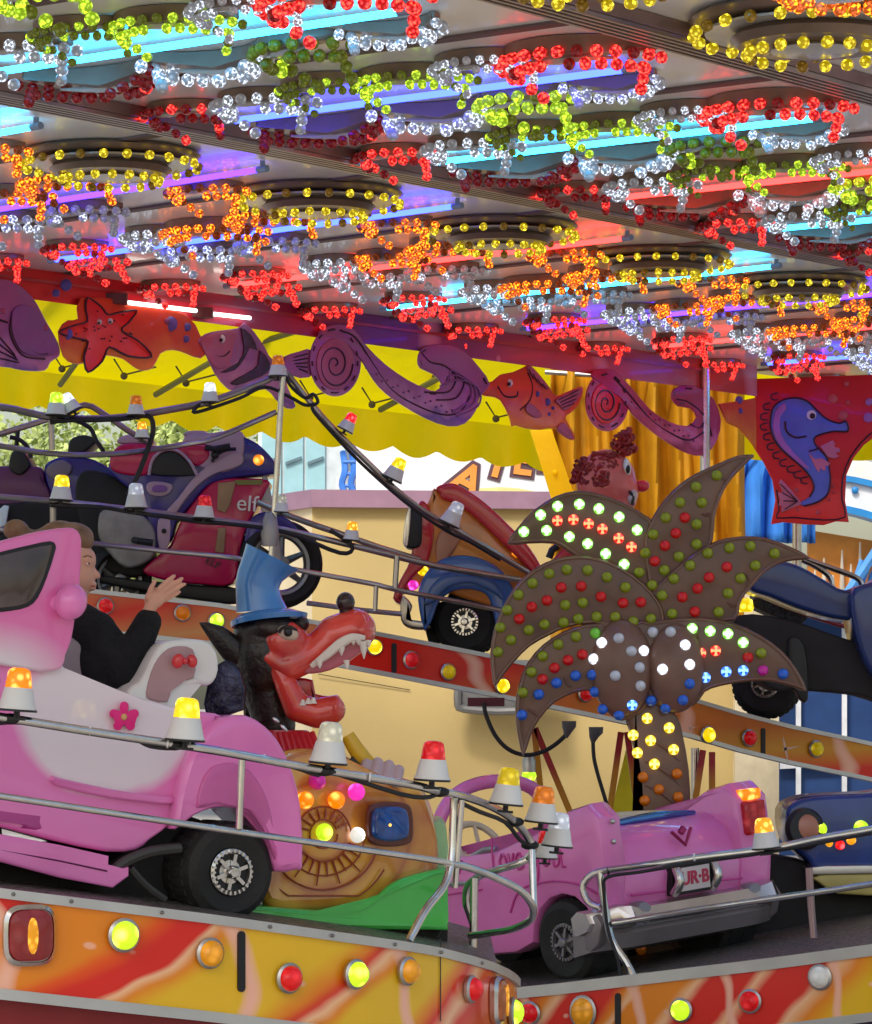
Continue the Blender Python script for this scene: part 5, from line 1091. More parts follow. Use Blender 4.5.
b=MB(); b.tube([P(x,y,DS-.1) for x,y in [(805,559),(825,566),(855,577),(862,585),(864,596)]],.014,8,sm=4); b.tube([P(x,y,DS-.1) for x,y in [(802,560),(815,566),(828,575),(832,585),(829,600)]],.014,8,sm=4); b.build('chrome_bars',chrome,ss)
b=MB(); b.plate([(790,571),(808,573),(810,585),(794,585)],DS-.08,.1,2); b.build('lamp_cluster',mat('clear_plastic',(.45,.5,.55),.1,.3,coat=.8),ss)
b=MB(); b.tube([P(x,y,DS-.05) for x,y in [(745,588),(770,600),(800,612),(850,628),(890,632)]],.012,6,sm=3); b.build('trim',mat('maroon_trim',(.25,.03,.04),.3,coat=.6),ss)
wheel('wheel',ss,P(765,684,DS-.12),(-.2,-1,.03),.165,.2,.42)
pl(ss,'mudflap',black,[(788,640),(805,645),(808,700),(795,690)],0,.1,2)
b=MB(); b.lathe([(.03,0),(.04,.02),(.03,.06),(.01,.07)],P(746,612,DS-.1),(0,0,1)); b.build('lamp',lensmat('yellow',True),ss)

# ================================================================ pink jeep (near left platform)
kx=.0016; DJ=9.98
jp=empty('pink_jeep',P(100,880,10.2),'pink and white toy jeep with a painted flower on its door, carrying the child','toy jeep')
offJ=Vector((-.32,.95,0))
# airbrushed door: white in the middle, pink at the edges
def airbrush(name,cx,cz,rx,rz,inner,outer,tilt=0.0,p0=.75,p1=1.15):
    m=bpy.data.materials.new(name); m.use_nodes=True; nt=m.node_tree; b=nt.nodes['Principled BSDF']; L=nt.links; b.inputs['Roughness'].default_value=.28; b.inputs['Coat Weight'].default_value=.9; b.inputs['Coat Roughness'].default_value=.05
    tc=nt.nodes.new('ShaderNodeTexCoord'); mp=nt.nodes.new('ShaderNodeMapping'); mp.vector_type='TEXTURE'; L.new(tc.outputs['Object'],mp.inputs['Vector'])
    mp.inputs['Location'].default_value=(cx,0,cz); mp.inputs['Scale'].default_value=(rx,100,rz); mp.inputs['Rotation'].default_value=(0,tilt,0)
    n=nt.nodes.new('ShaderNodeVectorMath'); n.operation='LENGTH'; L.new(mp.outputs[0],n.inputs[0]); ns=nt.nodes.new('ShaderNodeTexNoise'); ns.inputs['Scale'].default_value=4; L.new(tc.outputs['Object'],ns.inputs['Vector'])
    a=nt.nodes.new('ShaderNodeMath'); a.operation='MULTIPLY_ADD'; L.new(ns.outputs['Fac'],a.inputs[0]); a.inputs[1].default_value=.25; L.new(n.outputs['Value'],a.inputs[2])
    r=nt.nodes.new('ShaderNodeValToRGB'); L.new(a.outputs[0],r.inputs['Fac']); r.color_ramp.elements[0].position=min(1,p0); r.color_ramp.elements[0].color=tuple(inner)+(1,); r.color_ramp.elements[1].position=1.0; r.color_ramp.elements[1].color=tuple(outer)+(1,)
    L.new(r.outputs[0],b.inputs['Base Color']); MATS[name]=m; return m
base=P(100,880,10.2); rel=lambda x,y:(P(x,y,DJ)-base)
PK=(.82,.2,.53); WH=(.78,.68,.74)
c_=rel(105,722); doorm=airbrush('jeep_airbrush',c_.x,c_.z,.29,.25,WH,PK,R(20),.86)
def jpl(name,m,pts,dz,th,r=3,sm=3,off=offJ,parent=None):
    b=MB(); b.plate(pts,DJ-dz,th,r,sm,0,kx,100,off=off); return b.build(name,m,parent or jp)
body=jpl('body',doorm,[(-170,600),(-60,610),(0,632),(40,640),(60,652),(63,664),(70,675),(85,684),(112,692),(150,700),(180,708),(205,712),(222,716),(206,732),(190,755),(180,780),(176,800),(173,822),(150,840),(137,850),(107,852),(50,840),(8,829),(-60,815),(-170,800)],0,.62,5,2)
jpl('lower_side_panel',pink,[(10,765),(50,778),(110,790),(150,797),(165,800),(158,822),(140,838),(107,842),(60,832),(15,820)],-.004,.03,3,2) if 0 else None
# recessed lower side and painted swoosh as shallow raised mouldings
jpl('side_moulding',pink,[(52,776),(60,778),(110,789),(150,795),(174,797),(172,804),(150,803),(110,798),(56,786)],.022,.03,3,2)
jpl('swoosh',mat('orchid_paint',(.45,.06,.27),.2,coat=.8),[(-170,660),(-20,668),(2,682),(24,718),(40,760),(46,790),(50,828),(20,828),(8,820),(-170,790)],.006,.03,3,2)
fl=[]
for k in range(5):
    a=-PI/2+k*2*PI/5
    for da,r_ in ((-.5,9),(-.28,14),(0,15.5),(.28,14),(.5,9)): fl.append((124+r_*.98*math.cos(a+da),717+r_*math.sin(a+da)))
    fl.append((124+5.5*math.cos(a+PI/5),717+5.5*math.sin(a+PI/5)))
jpl('flower_print',mat('flower_pink',(.75,.01,.2),.3,coat=.5),fl,.022,.022,.5,2,off=(0,1,0))
b=MB(); b.ell(P(124,717,DJ-.025+kx*24),(.009,.006,.010)); b.build('flower_centre',mat('flower_gold',(.6,.35,.15),.4),jp)
# running board
jpl('running_board',pink,[(-120,818),(0,834),(60,845),(109,856),(108,872),(129,867),(129,876),(113,888),(60,878),(0,862),(-120,843)],.05,.2,2,0)
b=MB(); b.tube([P(x,y,DJ-.052+kx*(x-100)) for x,y in [(-60,842),(0,850),(60,861),(107,871)]],.0025,5); b.build('board_groove',mat('groove_purple',(.15,.02,.1),.6),jp)
jpl('chassis',dark,[(-120,840),(0,850),(110,862),(140,842),(178,812),(230,830),(230,872),(190,895),(130,905),(0,893),(-120,880)],-.12,.45,2,0)
b=MB(); b.tube([P(x,y,DJ-.02+kx*(x-100)) for x,y in [(112,872),(125,862),(150,852),(180,848)]],.016,8,sm=3); b.tube([P(x,y,DJ-.01+kx*(x-100)) for x,y in [(130,868),(145,885),(165,900)]],.012,8,sm=3); b.build('suspension_arm',mat('suspension_grey',(.07,.065,.06),.5,.4),jp)
# fender
c2=rel(250,800)
jpl('mudguard',pink,[(173,829),(176,800),(182,775),(190,752),(204,733),(222,718),(246,715),(266,726),(280,742),(291,764),(299,790),(303,820),(304,866),(298,870),(276,872),(270,850),(262,832),(250,815),(235,808),(215,808),(196,815),(182,826)],.05,.42,7,2)
jpl('mudguard_arch',mat('pink_shade',(.62,.13,.37),.3,coat=.6),[(197,808),(200,785),(210,768),(226,762),(244,766),(258,780),(268,800),(274,825),(276,860),(270,845),(262,828),(250,812),(235,804),(215,804)],.062,.05,3,2)  # darker pink puts the shade of the hollow arch into the colour
# windscreen frame
frm=airbrush('frame_airbrush',rel(-10,680).x,rel(-10,680).z,.30,.19,WH,(.78,.16,.44),0,.5)
wf=jpl('windscreen_frame',frm,[(-170,590),(-60,556),(0,541),(35,532),(60,528),(74,528),(81,535),(82,550),(80,590),(76,615),(72,640),(66,655),(62,668),(40,672),(0,665),(-170,650)],.03,.09,4,2)
jpl('window_gasket',black,[(-120,585),(-60,568),(0,552),(30,545),(50,541),(56,545),(55,553),(47,578),(38,598),(28,607),(10,611),(-20,614),(-120,624)],.036,.05,1.5,2,parent=wf)
jpl('window_glass',mat('glass_reflection',(.09,.065,.06),.08,coat=1,noise=.5,nscale=5),[(-118,588),(-60,571),(0,555.5),(30,548.5),(48,545),(52,548),(44,576),(35,595),(26,603.5),(10,607),(-20,610),(-118,620)],.040,.05,.8,2,parent=wf)  # opaque brown stands for the reflection in the pane
b=MB(); c=P(71,602,DJ-.12); b.ell(c,(.046,.045,.052),Euler((0,R(15),0))); b.tube([P(50,604,DJ-.08),c],[.022,.03],10); b.build('wing_mirror',pink,jp)
# seat in front of the child
st_=jpl('front_cowl',white,[(128,690),(139,682),(147,668),(155,652),(163,643),(175,640),(195,639),(208,642),(217,652),(219,670),(214,682),(206,686),(195,684),(182,687),(174,694),(172,704),(172,730),(128,715)],-.1,.3,5,2)
jpl('cowl_panel',mat('cowl_rose',(.42,.25,.26),.4),[(146,693),(151,672),(158,658),(168,649),(180,646),(193,649),(196,662),(194,678),(182,681),(172,688),(168,702),(150,700)],-.09,.02,2,2,parent=st_)
b=MB(); b.ell(P(178,661,DJ-.0+kx*78+.06),(.018,.012,.022),Euler((0,R(20),0))); b.ell(P(192,661,DJ+kx*92+.06),(.016,.012,.020),Euler((0,R(-15),0))); b.ell(P(185,661,DJ+.05+kx*85),(.009,.012,.011)); b.build('red_bow',red,st_)
jpl('seat_interior',mat('interior_grey',(.35,.28,.3),.5),[(60,640),(90,650),(130,690),(172,700),(172,740),(60,720)],-.35,.1,3,2)
b=MB(); b.plate([(206,690),(212,672),(225,660),(240,672),(243,710),(206,715)],DJ+.5,.1,3,2); b.build('black_foil',mat('crumpled_foil',(.03,.03,.06),.2,.5,noise=.8,nscale=20,bump=1,bscale=25),jp)
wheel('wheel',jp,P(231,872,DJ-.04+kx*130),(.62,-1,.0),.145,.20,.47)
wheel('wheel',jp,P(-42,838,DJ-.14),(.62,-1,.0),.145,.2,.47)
b=MB(); b.ell(P(276,720,DJ+.1),(.012,.006,.005),Euler((0,R(35),0))); b.ell(P(284,728,DJ+.1),(.014,.006,.005),Euler((0,R(45),0))); b.build('chrome_badge',chrome,jp)

# ================================================================ child in the jeep
ch=empty('person',P(90,705,10.45),'child with pulled back brown hair and black fleece jacket raising one hand in the jeep','person')
sk=mat('skin',(.66,.34,.24),.5,noise=.06); sk.node_tree.nodes['Principled BSDF'].inputs['Subsurface Weight'].default_value=.15; sk.node_tree.nodes['Principled BSDF'].inputs['Subsurface Radius'].default_value=(.02,.008,.004)
Dh=10.4; q=Dh/F
H=lambda x,y,d=0: P(x,y,Dh+d)
pr=[('e',H(66,557),(26*q,.07,31*q)),('e',H(79,573),(16*q,.052,22*q),Euler((0,R(-8),0))),('c',H(80,592),.028,H(84,590),.018),   # skull, face, chin
    ('e',H(88,560),(8*q,.05,12*q)),('c',H(92,568),.008,H(98,576),.0085),('e',H(92,584),(5*q,.022,3*q)),('e',H(92,588.5),(4.2*q,.02,2.4*q)),
    ('c',H(64,580),.038,H(64,612),.040),('e',H(72,650,.05),(32*q,.10,45*q)),('c',H(68,620),.05,H(95,628,-.04),.04),
    ('c',H(92,628,-.06),.036,H(132,662,-.12),.030),('c',H(132,662,-.12),.028,H(149,612,-.12),.020)]
# hand
def fin(pts,r0,r1):
    out=[]
    for i in range(len(pts)-1): f=i/(len(pts)-1); f2=(i+1)/(len(pts)-1); out.append(('c',pts[i],r0+(r1-r0)*f,pts[i+1],r0+(r1-r0)*f2))
    return out
h=lambda x,y,d=0:P(x,y,Dh-.12+d)
pr+=[('c',h(149,612),.019,h(152,603),.019),('e',h(155,598),(.034,.016,.030),Euler((0,R(-45),0)))]
pr+=fin([h(158,590,-.012),h(166,582,-.014),h(174,576,-.012)],.0082,.0062)+fin([h(162,592,-.004),h(173,584,-.006),h(182,578.5,-.002)],.0082,.0062)+fin([h(164,596,.004),h(176,589,.004),h(184.5,584,.008)],.008,.006)+fin([h(163,601,.012),h(173,596,.014),h(179.5,592,.018)],.0075,.0055)
pr+=fin([h(148,598,-.016),h(151,588,-.024),h(155,581,-.026)],.0085,.0065)
blob('body',pr,sk,ch,.0042,2)
fle=mat('black_fleece',(.012,.012,.014),.95,noise=.4,bump=.8,bscale=70)
blob('jacket',[('e',H(74,660,.03),(46*q,.135,60*q)),('c',H(62,618,.0),.066,H(96,632,-.05),.064),('c',H(96,634,-.06),.064,H(126,668,-.10),.060),('c',H(124,672,-.10),.058,H(148,622,-.12),.041),('e',H(105,665,-.03),(32*q,.1,36*q)),('e',H(62,600),(.055,.055,.022)),('e',H(110,690,0),(.10,.13,.06))],fle,ch,.008,4)
hm=mat('brown_hair',(.2,.11,.06),.55,noise=.35,nscale=25,bump=.5,bscale=60)
blob('hair',[('e',H(60,552,.005),(29*q,.08,32*q)),('e',H(48,560,.02),(26*q,.08,34*q)),('e',H(72,537,0),(22*q,.072,15*q)),('e',H(82,541,-.005),(12*q,.055,11*q)),('e',H(16,530,.02),(13*q,.04,11*q)),('c',H(34,545,.02),.045,H(16,532,.02),.025)],hm,ch,.006,3)
b=MB(); b.ell(H(88,563.5,-.040),(.0045,.008,.0042)); e_=b.build('eye',white,ch); b=MB(); b.ell(H(89,563.5,-.046),(.0025,.004,.003)); b.build('iris',black,e_)
b=MB(); b.tube([H(83,557,-.047),H(88,555.5,-.047),H(92,557.5,-.038)],.0022,5); b.build('eyebrow',hm,ch)
b=MB(); b.ell(H(93,586,-.016),(.008,.012,.0026)); b.build('lips',mat('lips',(.5,.16,.14),.4),ch)

# ================================================================ snail shaped car
DN=10.62; sn=empty('snail_car',P(350,945,10.8),'orange shell shaped toy car with a green base and coloured lamps behind the jeep','toy car')
def shellmat():
    m=bpy.data.materials.new('painted_shell'); m.use_nodes=True; nt=m.node_tree; b=nt.nodes['Principled BSDF']; L=nt.links; b.inputs['Roughness'].default_value=.2; b.inputs['Coat Weight'].default_value=.8
    tc=nt.nodes.new('ShaderNodeTexCoord'); mp=nt.nodes.new('ShaderNodeMapping'); bs=P(350,945,10.8); cc_=P(325,835,DN)-bs; mp.inputs['Location'].default_value=(-cc_.x,0,-cc_.z); L.new(tc.outputs['Object'],mp.inputs['Vector'])
    w=nt.nodes.new('ShaderNodeTexWave'); w.wave_type='RINGS'; w.rings_direction='Y'; w.inputs['Scale'].default_value=3.4; w.inputs['Distortion'].default_value=1.2; w.inputs['Detail'].default_value=2; w.inputs['Phase Offset'].default_value=1.5; L.new(mp.outputs[0],w.inputs['Vector'])
    r=nt.nodes.new('ShaderNodeValToRGB'); L.new(w.outputs['Fac'],r.inputs['Fac']); cr=r.color_ramp; cr.elements[0].position=0; cr.elements[0].color=(.5,.16,.02,1); cr.elements[1].position=.1; cr.elements[1].color=(.66,.27,.03,1); e=cr.elements.new(.6); e.color=(.74,.36,.04,1)
    n=nt.nodes.new('ShaderNodeTexNoise'); n.inputs['Scale'].default_value=5; L.new(mp.outputs[0],n.inputs['Vector']); r2=nt.nodes.new('ShaderNodeValToRGB'); r2.color_ramp.elements[0].position=.42; r2.color_ramp.elements[1].position=.7; r2.color_ramp.elements[0].color=(0,0,0,1); r2.color_ramp.elements[1].color=(.8,.8,.8,1); L.new(n.outputs['Fac'],r2.inputs['Fac'])
    mx=nt.nodes.new('ShaderNodeMixRGB'); mx.inputs[2].default_value=(.42,.09,.03,1); L.new(r2.outputs[0],mx.inputs[0]); L.new(r.outputs[0],mx.inputs[1]); L.new(mx.outputs[0],b.inputs['Base Color']); return m
sh=shellmat()
def npl(name,m,pts,dz,th,r=4,sm=3,kx=.0026,off=None,parent=None):
    b=MB(); b.plate(pts,DN-dz,th,r,sm,0,kx,350,off=off); return b.build(name,m,parent or sn)
npl('shell',sh,[(255,790),(262,765),(278,753),(300,749),(330,752),(352,762),(382,775),(410,782),(422,790),(428,805),(436,832),(438,865),(430,885),(400,905),(300,912),(262,905),(252,850)],0,.55,12)
shl=mat('shell_line',(.3,.05,.02),.3,coat=.6)
b=MB()
for rr_,a0,a1 in ((14,0,350),(27,20,370),(41,10,200),(55,20,160),(70,30,150)):
    b.tube([P(324+rr_*math.cos(R(a))+rnd.uniform(-.5,.5),834+rr_*math.sin(R(a))*1.02,DN-.006+.0026*(324+rr_*math.cos(R(a))-350)) for a in range(a0,a1,10) if 268<324+rr_*math.cos(R(a))<420 and 834+rr_*math.sin(R(a))<898],.0028,5)
for a in list(range(20,170,13))+list(range(195,350,20)):
    r0_,r1_=(27,43 if a%2 else 52) if a<180 else (16,26); pts=[(324+r_*math.cos(R(a)),834+r_*math.sin(R(a))) for r_ in (r0_,(r0_+r1_)/2,r1_)]
    b.tube([P(x,y,DN-.006+.0026*(x-350)) for x,y in pts],[.004,.002],5)
b.build('painted_lines',shl,sn)
npl('headlamp_bezel',mat('bezel_maroon',(.12,.03,.02),.3,coat=.6),[(366,812),(372,804),(388,802),(406,804),(412,812),(413,836),(408,844),(390,847),(371,844),(366,834)],.03,.06,3)
hl=npl('headlamp',mat('headlamp_blue',(.02,.08,.3),.08,coat=1,noise=.4,nscale=20),[(372,814),(377,808),(390,806.5),(403,808),(408,815),(409,833),(404,839),(390,841.5),(376,839),(371,832)],.05,.06,5)
b=MB(); b.ell(P(389,825,DN-.04+.0026*39),(.008,.012,.007)); b.build('lamp_glow',lensmat('amber',True),hl)
npl('base',green,[(255,906),(290,909),(330,911),(355,908),(372,900),(385,888),(398,880),(420,873),(440,869),(447,872),(448,900),(447,928),(430,930),(262,928),(240,925),(240,908)],.05,.65,4)
npl('backrest',mat('pale_green',(.3,.5,.25),.35,coat=.5),[(428,832),(431,824),(437,821),(443,824),(447,835),(448,875),(430,875)],-.05,.5,3)
npl('underframe',dark,[(255,925),(448,928),(447,950),(255,945)],-.05,.5,2,0)
for x,y,r,c,l in ((317,781,9.5,'magenta',False),(305,800,9.5,'orange',True),(336,800,9.5,'orange',True),(356,792,9.5,'magenta',True),(324,832,9.5,'lime',True),(357,835,8.5,'clear',True)): small_lamp(sn,x,y,DN-.015+.0026*(x-350),r*.86,c,l,(.25,-1,0))
wheel('wheel',sn,P(420,925,DN+.25),(.3,-1,0),.08,.1,.4,spokes=False)

# ================================================================ wolf figure
DW=10.85; wf_=empty('wolf_figure',P(290,800,DW),'black fibreglass wolf in a blue top hat with a gaping red toothy mouth','figure')
fur=mat('wolf_black_fur',(.022,.014,.012),.35,coat=.5,noise=.5,nscale=20,bump=.7,bscale=55); q=DW/F
W=lambda x,y,d=0:P(190+x/4,530+y/4,DW+d)
rw=mat('muzzle_red',(.68,.05,.035),.25,coat=2.4,noise=.4,nscale=6)
blob('head',[('e',W(300,500),(34*q,.105,40*q)),('e',W(290,420),(30*q,.09,22*q)),('c',W(290,560,.02),.085,W(340,780,.03),.065),('e',W(330,395,-.03),(28*q,.085,14*q)),('e',W(280,560,-.01),(22*q,.08,26*q)),('e',W(450,375,-.05),(7*q,.04,8*q)),('e',W(420,390,-.03),(10*q,.05,9*q))],fur,wf_,.0065,3)
b=MB(); 
b.loft([(W(215,510,-.04),(-.9,-.2,.4),.035,.028),(W(160,470,-.05),(-.9,-.2,.5),.042,.022),(W(110,420,-.06),(-.8,-.2,.5),.032,.015),(W(60,385,-.06),(-.8,-.2,.3),.014,.008),(W(38,372,-.06),(-1,0,.2),.002,.002)],16); b.build('ear',fur,wf_)
b=MB(); b.loft([(W(255,640,.1),(-.3,0,-1),.03,.03),(W(245,700,.1),(-.1,0,-1),.026,.02),(W(225,755,.1),(-.3,0,-1),.008,.008)],12); b.build('ear',fur,wf_)
face=blob('muzzle',[('e',W(380,450,-.065),(24*q,.05,22*q)),('e',W(345,500,-.06),(18*q,.045,18*q)),('c',W(310,510,-.08),.026,W(400,560,-.08),.028),
 ('c',W(400,540,-.06),.050,W(500,490,-.04),.052),('c',W(500,490,-.04),.052,W(580,420,-.03),.06),('c',W(580,420,-.03),.062,W(660,400,-.03),.066),('e',W(690,405,-.03),(.04,.075,.05))],rw,wf_,.006,4)
blob('jaw',[('c',W(330,530,-.07),.024,W(385,620,-.07),.034),('c',W(385,620,-.07),.036,W(430,710,-.06),.045),('c',W(430,710,-.06),.045,W(510,735,-.06),.046),('c',W(510,735,-.06),.046,W(565,720,-.06),.045),('e',W(585,712,-.06),(.02,.05,.042))],rw,wf_,.006,4)
mth=mat('mouth_deep_red',(.4,.01,.015),.15,coat=1,noise=.2)
b=MB(); b.plate(Z(190,530,[(380,570),(430,590),(490,600),(500,655),(560,665),(590,690),(540,700),(470,700),(420,680),(395,630)]),DW-.03,.05,3,2); b.build('tongue',mth,wf_)
b=MB(); b.plate(Z(190,530,[(400,560),(480,520),(560,470),(640,430),(710,420),(700,470),(640,520),(560,560),(480,575)]),DW-.085,.08,3,2); b.build('palate',mat('gum_pink',(.5,.12,.16),.2,coat=.8),wf_)
gm=mat('tooth_ivory',(.75,.68,.6),.25,coat=.6)
b=MB(); 
gl=[W(485,545,-.105),W(545,500,-.115),(W(600,455,-.12)),W(650,430,-.12),W(700,432,-.115)]
b.tube(gl,[.008,.014,.016,.014,.008],8,sm=3)
for x,y,l,w_ in ((515,520,34,.012),(540,500,18,.010),(565,482,16,.010),(602,452,50,.015),(628,440,20,.010),(650,436,24,.011),(672,438,24,.011),(692,445,70,.013),(712,440,30,.010),(625,520,38,.010)):
    b.loft([(W(x,y,-.118),(0,0,-1),w_,w_),(W(x+2,y+l*.5,-.12),(0,0,-1),w_*.75,w_*.75),(W(x+4,y+l,-.12),(0,0,-1),.0015,.0015)],8)
b.build('upper_teeth',gm,wf_)
b=MB()
for x,y in ((450,690),(472,684),(492,682)): b.loft([(W(x,y+12,-.10),(0,0,1),.012,.010),(W(x+2,y-12,-.10),(.1,0,1),.004,.004)],8)
b.build('lower_teeth',gm,wf_)
b=MB(); b.ell(W(622,290,-.03),(9.5*q,.03,10.5*q)); b.tube([W(622,310,-.03),W(625,345,-.03)],[.022,.02],10); b.build('nose',mat('nose_black',(.03,.012,.012),.15,coat=1),wf_)
b=MB(); b.ell(W(392,412,-.108),(11*q,.016,7.5*q),Euler((0,R(20),0))); e_=b.build('eye',mat('eye_cream',(.55,.42,.32),.2,coat=.8),wf_); b=MB(); b.ell(W(392,408,-.124),(4.4*q,.010,4.6*q)); b.build('iris',black,e_)
b=MB(); b.tube([W(355,410,-.118),W(370,392,-.122),W(400,388,-.122),W(425,402,-.110)],.006,6,sm=3); b.build('eyelid',fur,wf_)
# hat
ht=mat('hat_blue',(.05,.2,.5),.25,coat=2.4,noise=.2,nscale=6)
rg=[(262,611,26,-4),(259,598,23,0),(257,586,22,6),(260,576,23,14),(267,565,26,22),(273,557,30,27)]
b=MB(); b.loft([(P(x,y,DW),(math.sin(R(a)),0,math.cos(R(a))),r*q,r*q*.9) for x,y,r,a in rg]+[(P(271,560,DW),(math.sin(R(27)),0,math.cos(R(27))),27*q,26*q*.9)],32)
hc=b.build('hat_crown',ht,wf_)
b=MB(); b.loft([(P(266,621,DW-.01),(-.12,.12,1),32*q,.075),(P(269,623,DW-.01),(-.12,.12,1),38*q,.105),(P(269,618,DW-.01),(-.12,.12,1),39*q,.110),(P(266,613,DW-.01),(-.12,.12,1),28*q,.08)],32); b.build('hat_brim',ht,wf_)
b=MB(); b.loft([(W(350,800),(0,0,1),.09,.08),(W(390,870),(0,0,1),.12,.09),(W(410,950),(0,0,1),.13,.09)],20)
for k in range(9): b.tube([W(310+22*k,810,-.08),W(330+24*k,900,-.11)],.010,6)
b.build('red_collar',red,wf_)
b=MB(); b.loft([(W(440,880,-.05),(0,0,1),.075,.06),(W(450,1000,-.05),(0,0,1),.09,.07)],16); b.build('orange_shirt',orange,wf_)
b=MB(); b.tube([W(630,820,-.05),W(680,900,-.05),W(740,960,-.05)],[.022,.028,.022],10,sm=3); b.build('yellow_sleeve',mat('yellow_sleeve',(.7,.42,.02),.3,coat=.6),wf_)
glv=mat('glove_mauve',(.45,.33,.36),.35,coat=.5)
hp=[('e',W(760,990,-.08),(.055,.04,.03))]
for i,(x,y) in enumerate(((700,930),(745,925),(790,935),(830,955))): hp+=[('c',W(x+6,y+5,-.09),.017,W(x-8,y+55,-.115),.017),('c',W(x+6,y+5,-.09),.017,W(x-5,y+60,-.06),.017)]
hp+=[('c',W(690,965,-.06),.015,W(660,990,-.09),.013)]
blob('gloved_hand',hp,glv,wf_,.0045,2)
b=MB(); b.plate(Z(190,530,[(640,915),(660,905),(700,935),(690,960),(650,950)]),DW-.07,.05,2,2); b.build('cuff',black,wf_)

# ================================================================ pink convertible
th=R(40); tl=.115
O0=P(603,984,13.98); av=Vector((-math.sin(th),math.cos(th),-math.sin(th)*tl)); bv=Vector((math.cos(th),math.sin(th),math.cos(th)*tl)); cv=Vector((-.06,0,1))
Q=lambda l,w,h: O0+av*l+bv*w+cv*h
cvb=empty('pink_convertible',O0,'pink toy convertible with tail fins, chrome bumper and red tail light on the right platform','toy car')
Wd=.96
def side(b,prof,w0,w1,mi=0,rnd_=.0):
    """closed l-h profile extruded across w with softened edges"""
    pr=spline([Vector((l,h,0)) for l,h in prof],1,True); n=len(pr); cx=sum(p.x for p in pr)/n; cy=sum(p.y for p in pr)/n; rings=[]
    for w_,ins in ((w0,rnd_),(w0+rnd_*.3*(1 if w1>w0 else -1),rnd_*.3),(w0+rnd_*(1 if w1>w0 else -1),0),(w1-rnd_*(1 if w1>w0 else -1),0),(w1-rnd_*.3*(1 if w1>w0 else -1),rnd_*.3),(w1,rnd_)):
        ring=[]
        for i in range(n):
            a=pr[i]-pr[i-1]; c=pr[(i+1)%n]-pr[i]; t=(a.normalized()+c.normalized()); nn=Vector((-t.y,t.x,0)); nn=nn.normalized() if nn.length>.1 else Vector((0,0,0)); ring.append((pr[i]+nn*ins,w_))
        rings.append([Q(p.x,w_,p.y) for p,w_ in ring])
    return b.grid(rings,mi=mi)
# ccw profiles in (l,h)
arch=lambda c,r,n=8:[(c+r*math.cos(PI-PI*k/n),.17+r*math.sin(PI-PI*k/n)) for k in range(n+1)]
prof=[(-.02,.24)]+[(.01,.22)]+arch(.22,.19)[0:]+[(.52,.13),(1.15,.11)]+arch(1.45,.19)+[(1.75,.2),(1.82,.35),(1.78,.5),(1.1,.53),(.6,.56),(.35,.62),(.16,.70),(.04,.72),(-.03,.66),(-.05,.45)]
b=MB(); side(b,prof,0,.13,0,.03); b.build('left_side',pink,cvb)
b=MB(); side(b,prof,Wd,Wd-.19,0,.03); b.build('right_side',pink,cvb)
b=MB(); side(b,[(0,.24),(.4,.24),(.4,.55),(.26,.62),(.12,.60),(.03,.54),(-.03,.40)],.12,Wd-.12,0,.02); b.build('boot',pink,cvb)
b=MB(); side(b,[(1.1,.2),(1.8,.2),(1.82,.38),(1.75,.5),(1.1,.54)],.12,Wd-.12,0,.02); b.build('bonnet',pink,cvb)
b=MB(); side(b,[(.3,.16),(1.3,.16),(1.3,.24),(.3,.24)],.1,Wd-.1,0,.0); side(b,[(.38,.2),(.46,.2),(.42,.56),(.36,.56)],.12,Wd-.12,1,.01); b.build('interior',[dark,mat('interior_red',(.35,.03,.05),.4)],cvb)
b=MB(); b.tube([Q(.36,.16,.60),Q(.36,.46,.62),Q(.36,.78,.60)],[.03,.035,.03],10,sm=3); b.build('seat_top',cream,cvb)
b=MB(); b.tube([Q(.19,.2,.612),Q(.17,.48,.625),Q(.19,.74,.612)],[.012,.02,.012],10,sm=3); b.build('boot_garnish',mat('blue_chrome',(.1,.25,.55),.15,.9),cvb)
# windscreen hoop and steering wheel
b=MB(); b.tube([Q(1.12,.08,.48),Q(1.10,.09,.62),Q(1.08,.16,.76),Q(1.08,.3,.82),Q(1.08,.5,.82),Q(1.08,.66,.76),Q(1.1,.73,.62),Q(1.12,.75,.48)],.03,12,sm=5); b.build('windscreen_hoop',pink,cvb)
b=MB(); c=Q(.96,.22,.56); n_=(av*-.8+cv*.5).normalized(); _,u,v=frame(n_); b.tube([c+(u*math.cos(a)+v*math.sin(a))*.12 for a in [2*PI*k/28 for k in range(29)]],.015,8)
for a in (.3,2.4,4.5): b.tube([c,c+(u*math.cos(a)+v*math.sin(a))*.12],.010,6)
b.build('steering_wheel',cream,cvb); b=MB(); b.tube([Q(.9,.05,.5),Q(.7,.02,.56),Q(.62,.02,.56)],.014,8,sm=2); b.build('grab_bar',steel,cvb)
# bumper
gb=mat('bumper_grey',(.27,.235,.24),.3,.35,coat=1)
b=MB(); prof2=[(0,.2),(.015,.27),(-.03,.295),(-.09,.285),(-.115,.245),(-.09,.215),(-.03,.2)]
rings=[]
for k in range(25):
    w_=-.05+(Wd+.1)*k/24; e=abs(2*k/24-1); pull=.10*max(0,e-.75)/.25; bulge=.03*math.exp(-((e-.8)/.1)**2)
    rings.append([Q(l*(1-.15*e)+pull-bulge,w_,h+.03*bulge*20*(1 if h>.28 else 0)) for l,h in prof2])
b.grid(rings); b.build('rear_bumper',mat('bumper_chrome',(.6,.56,.54),.2,.9),cvb)
b=MB(); rings=[]
for k in range(13):
    w_=-.03+(Wd+.06)*k/12; e=abs(2*k/12-1); pull=.08*max(0,e-.7)/.3; rings.append([Q(l+pull,w_,h) for l,h in [(.05,.22),(-.05,.22),(-.075,.19),(-.05,.13),(.05,.11)]])
b.grid(rings); b.build('rear_valance',gb,cvb)
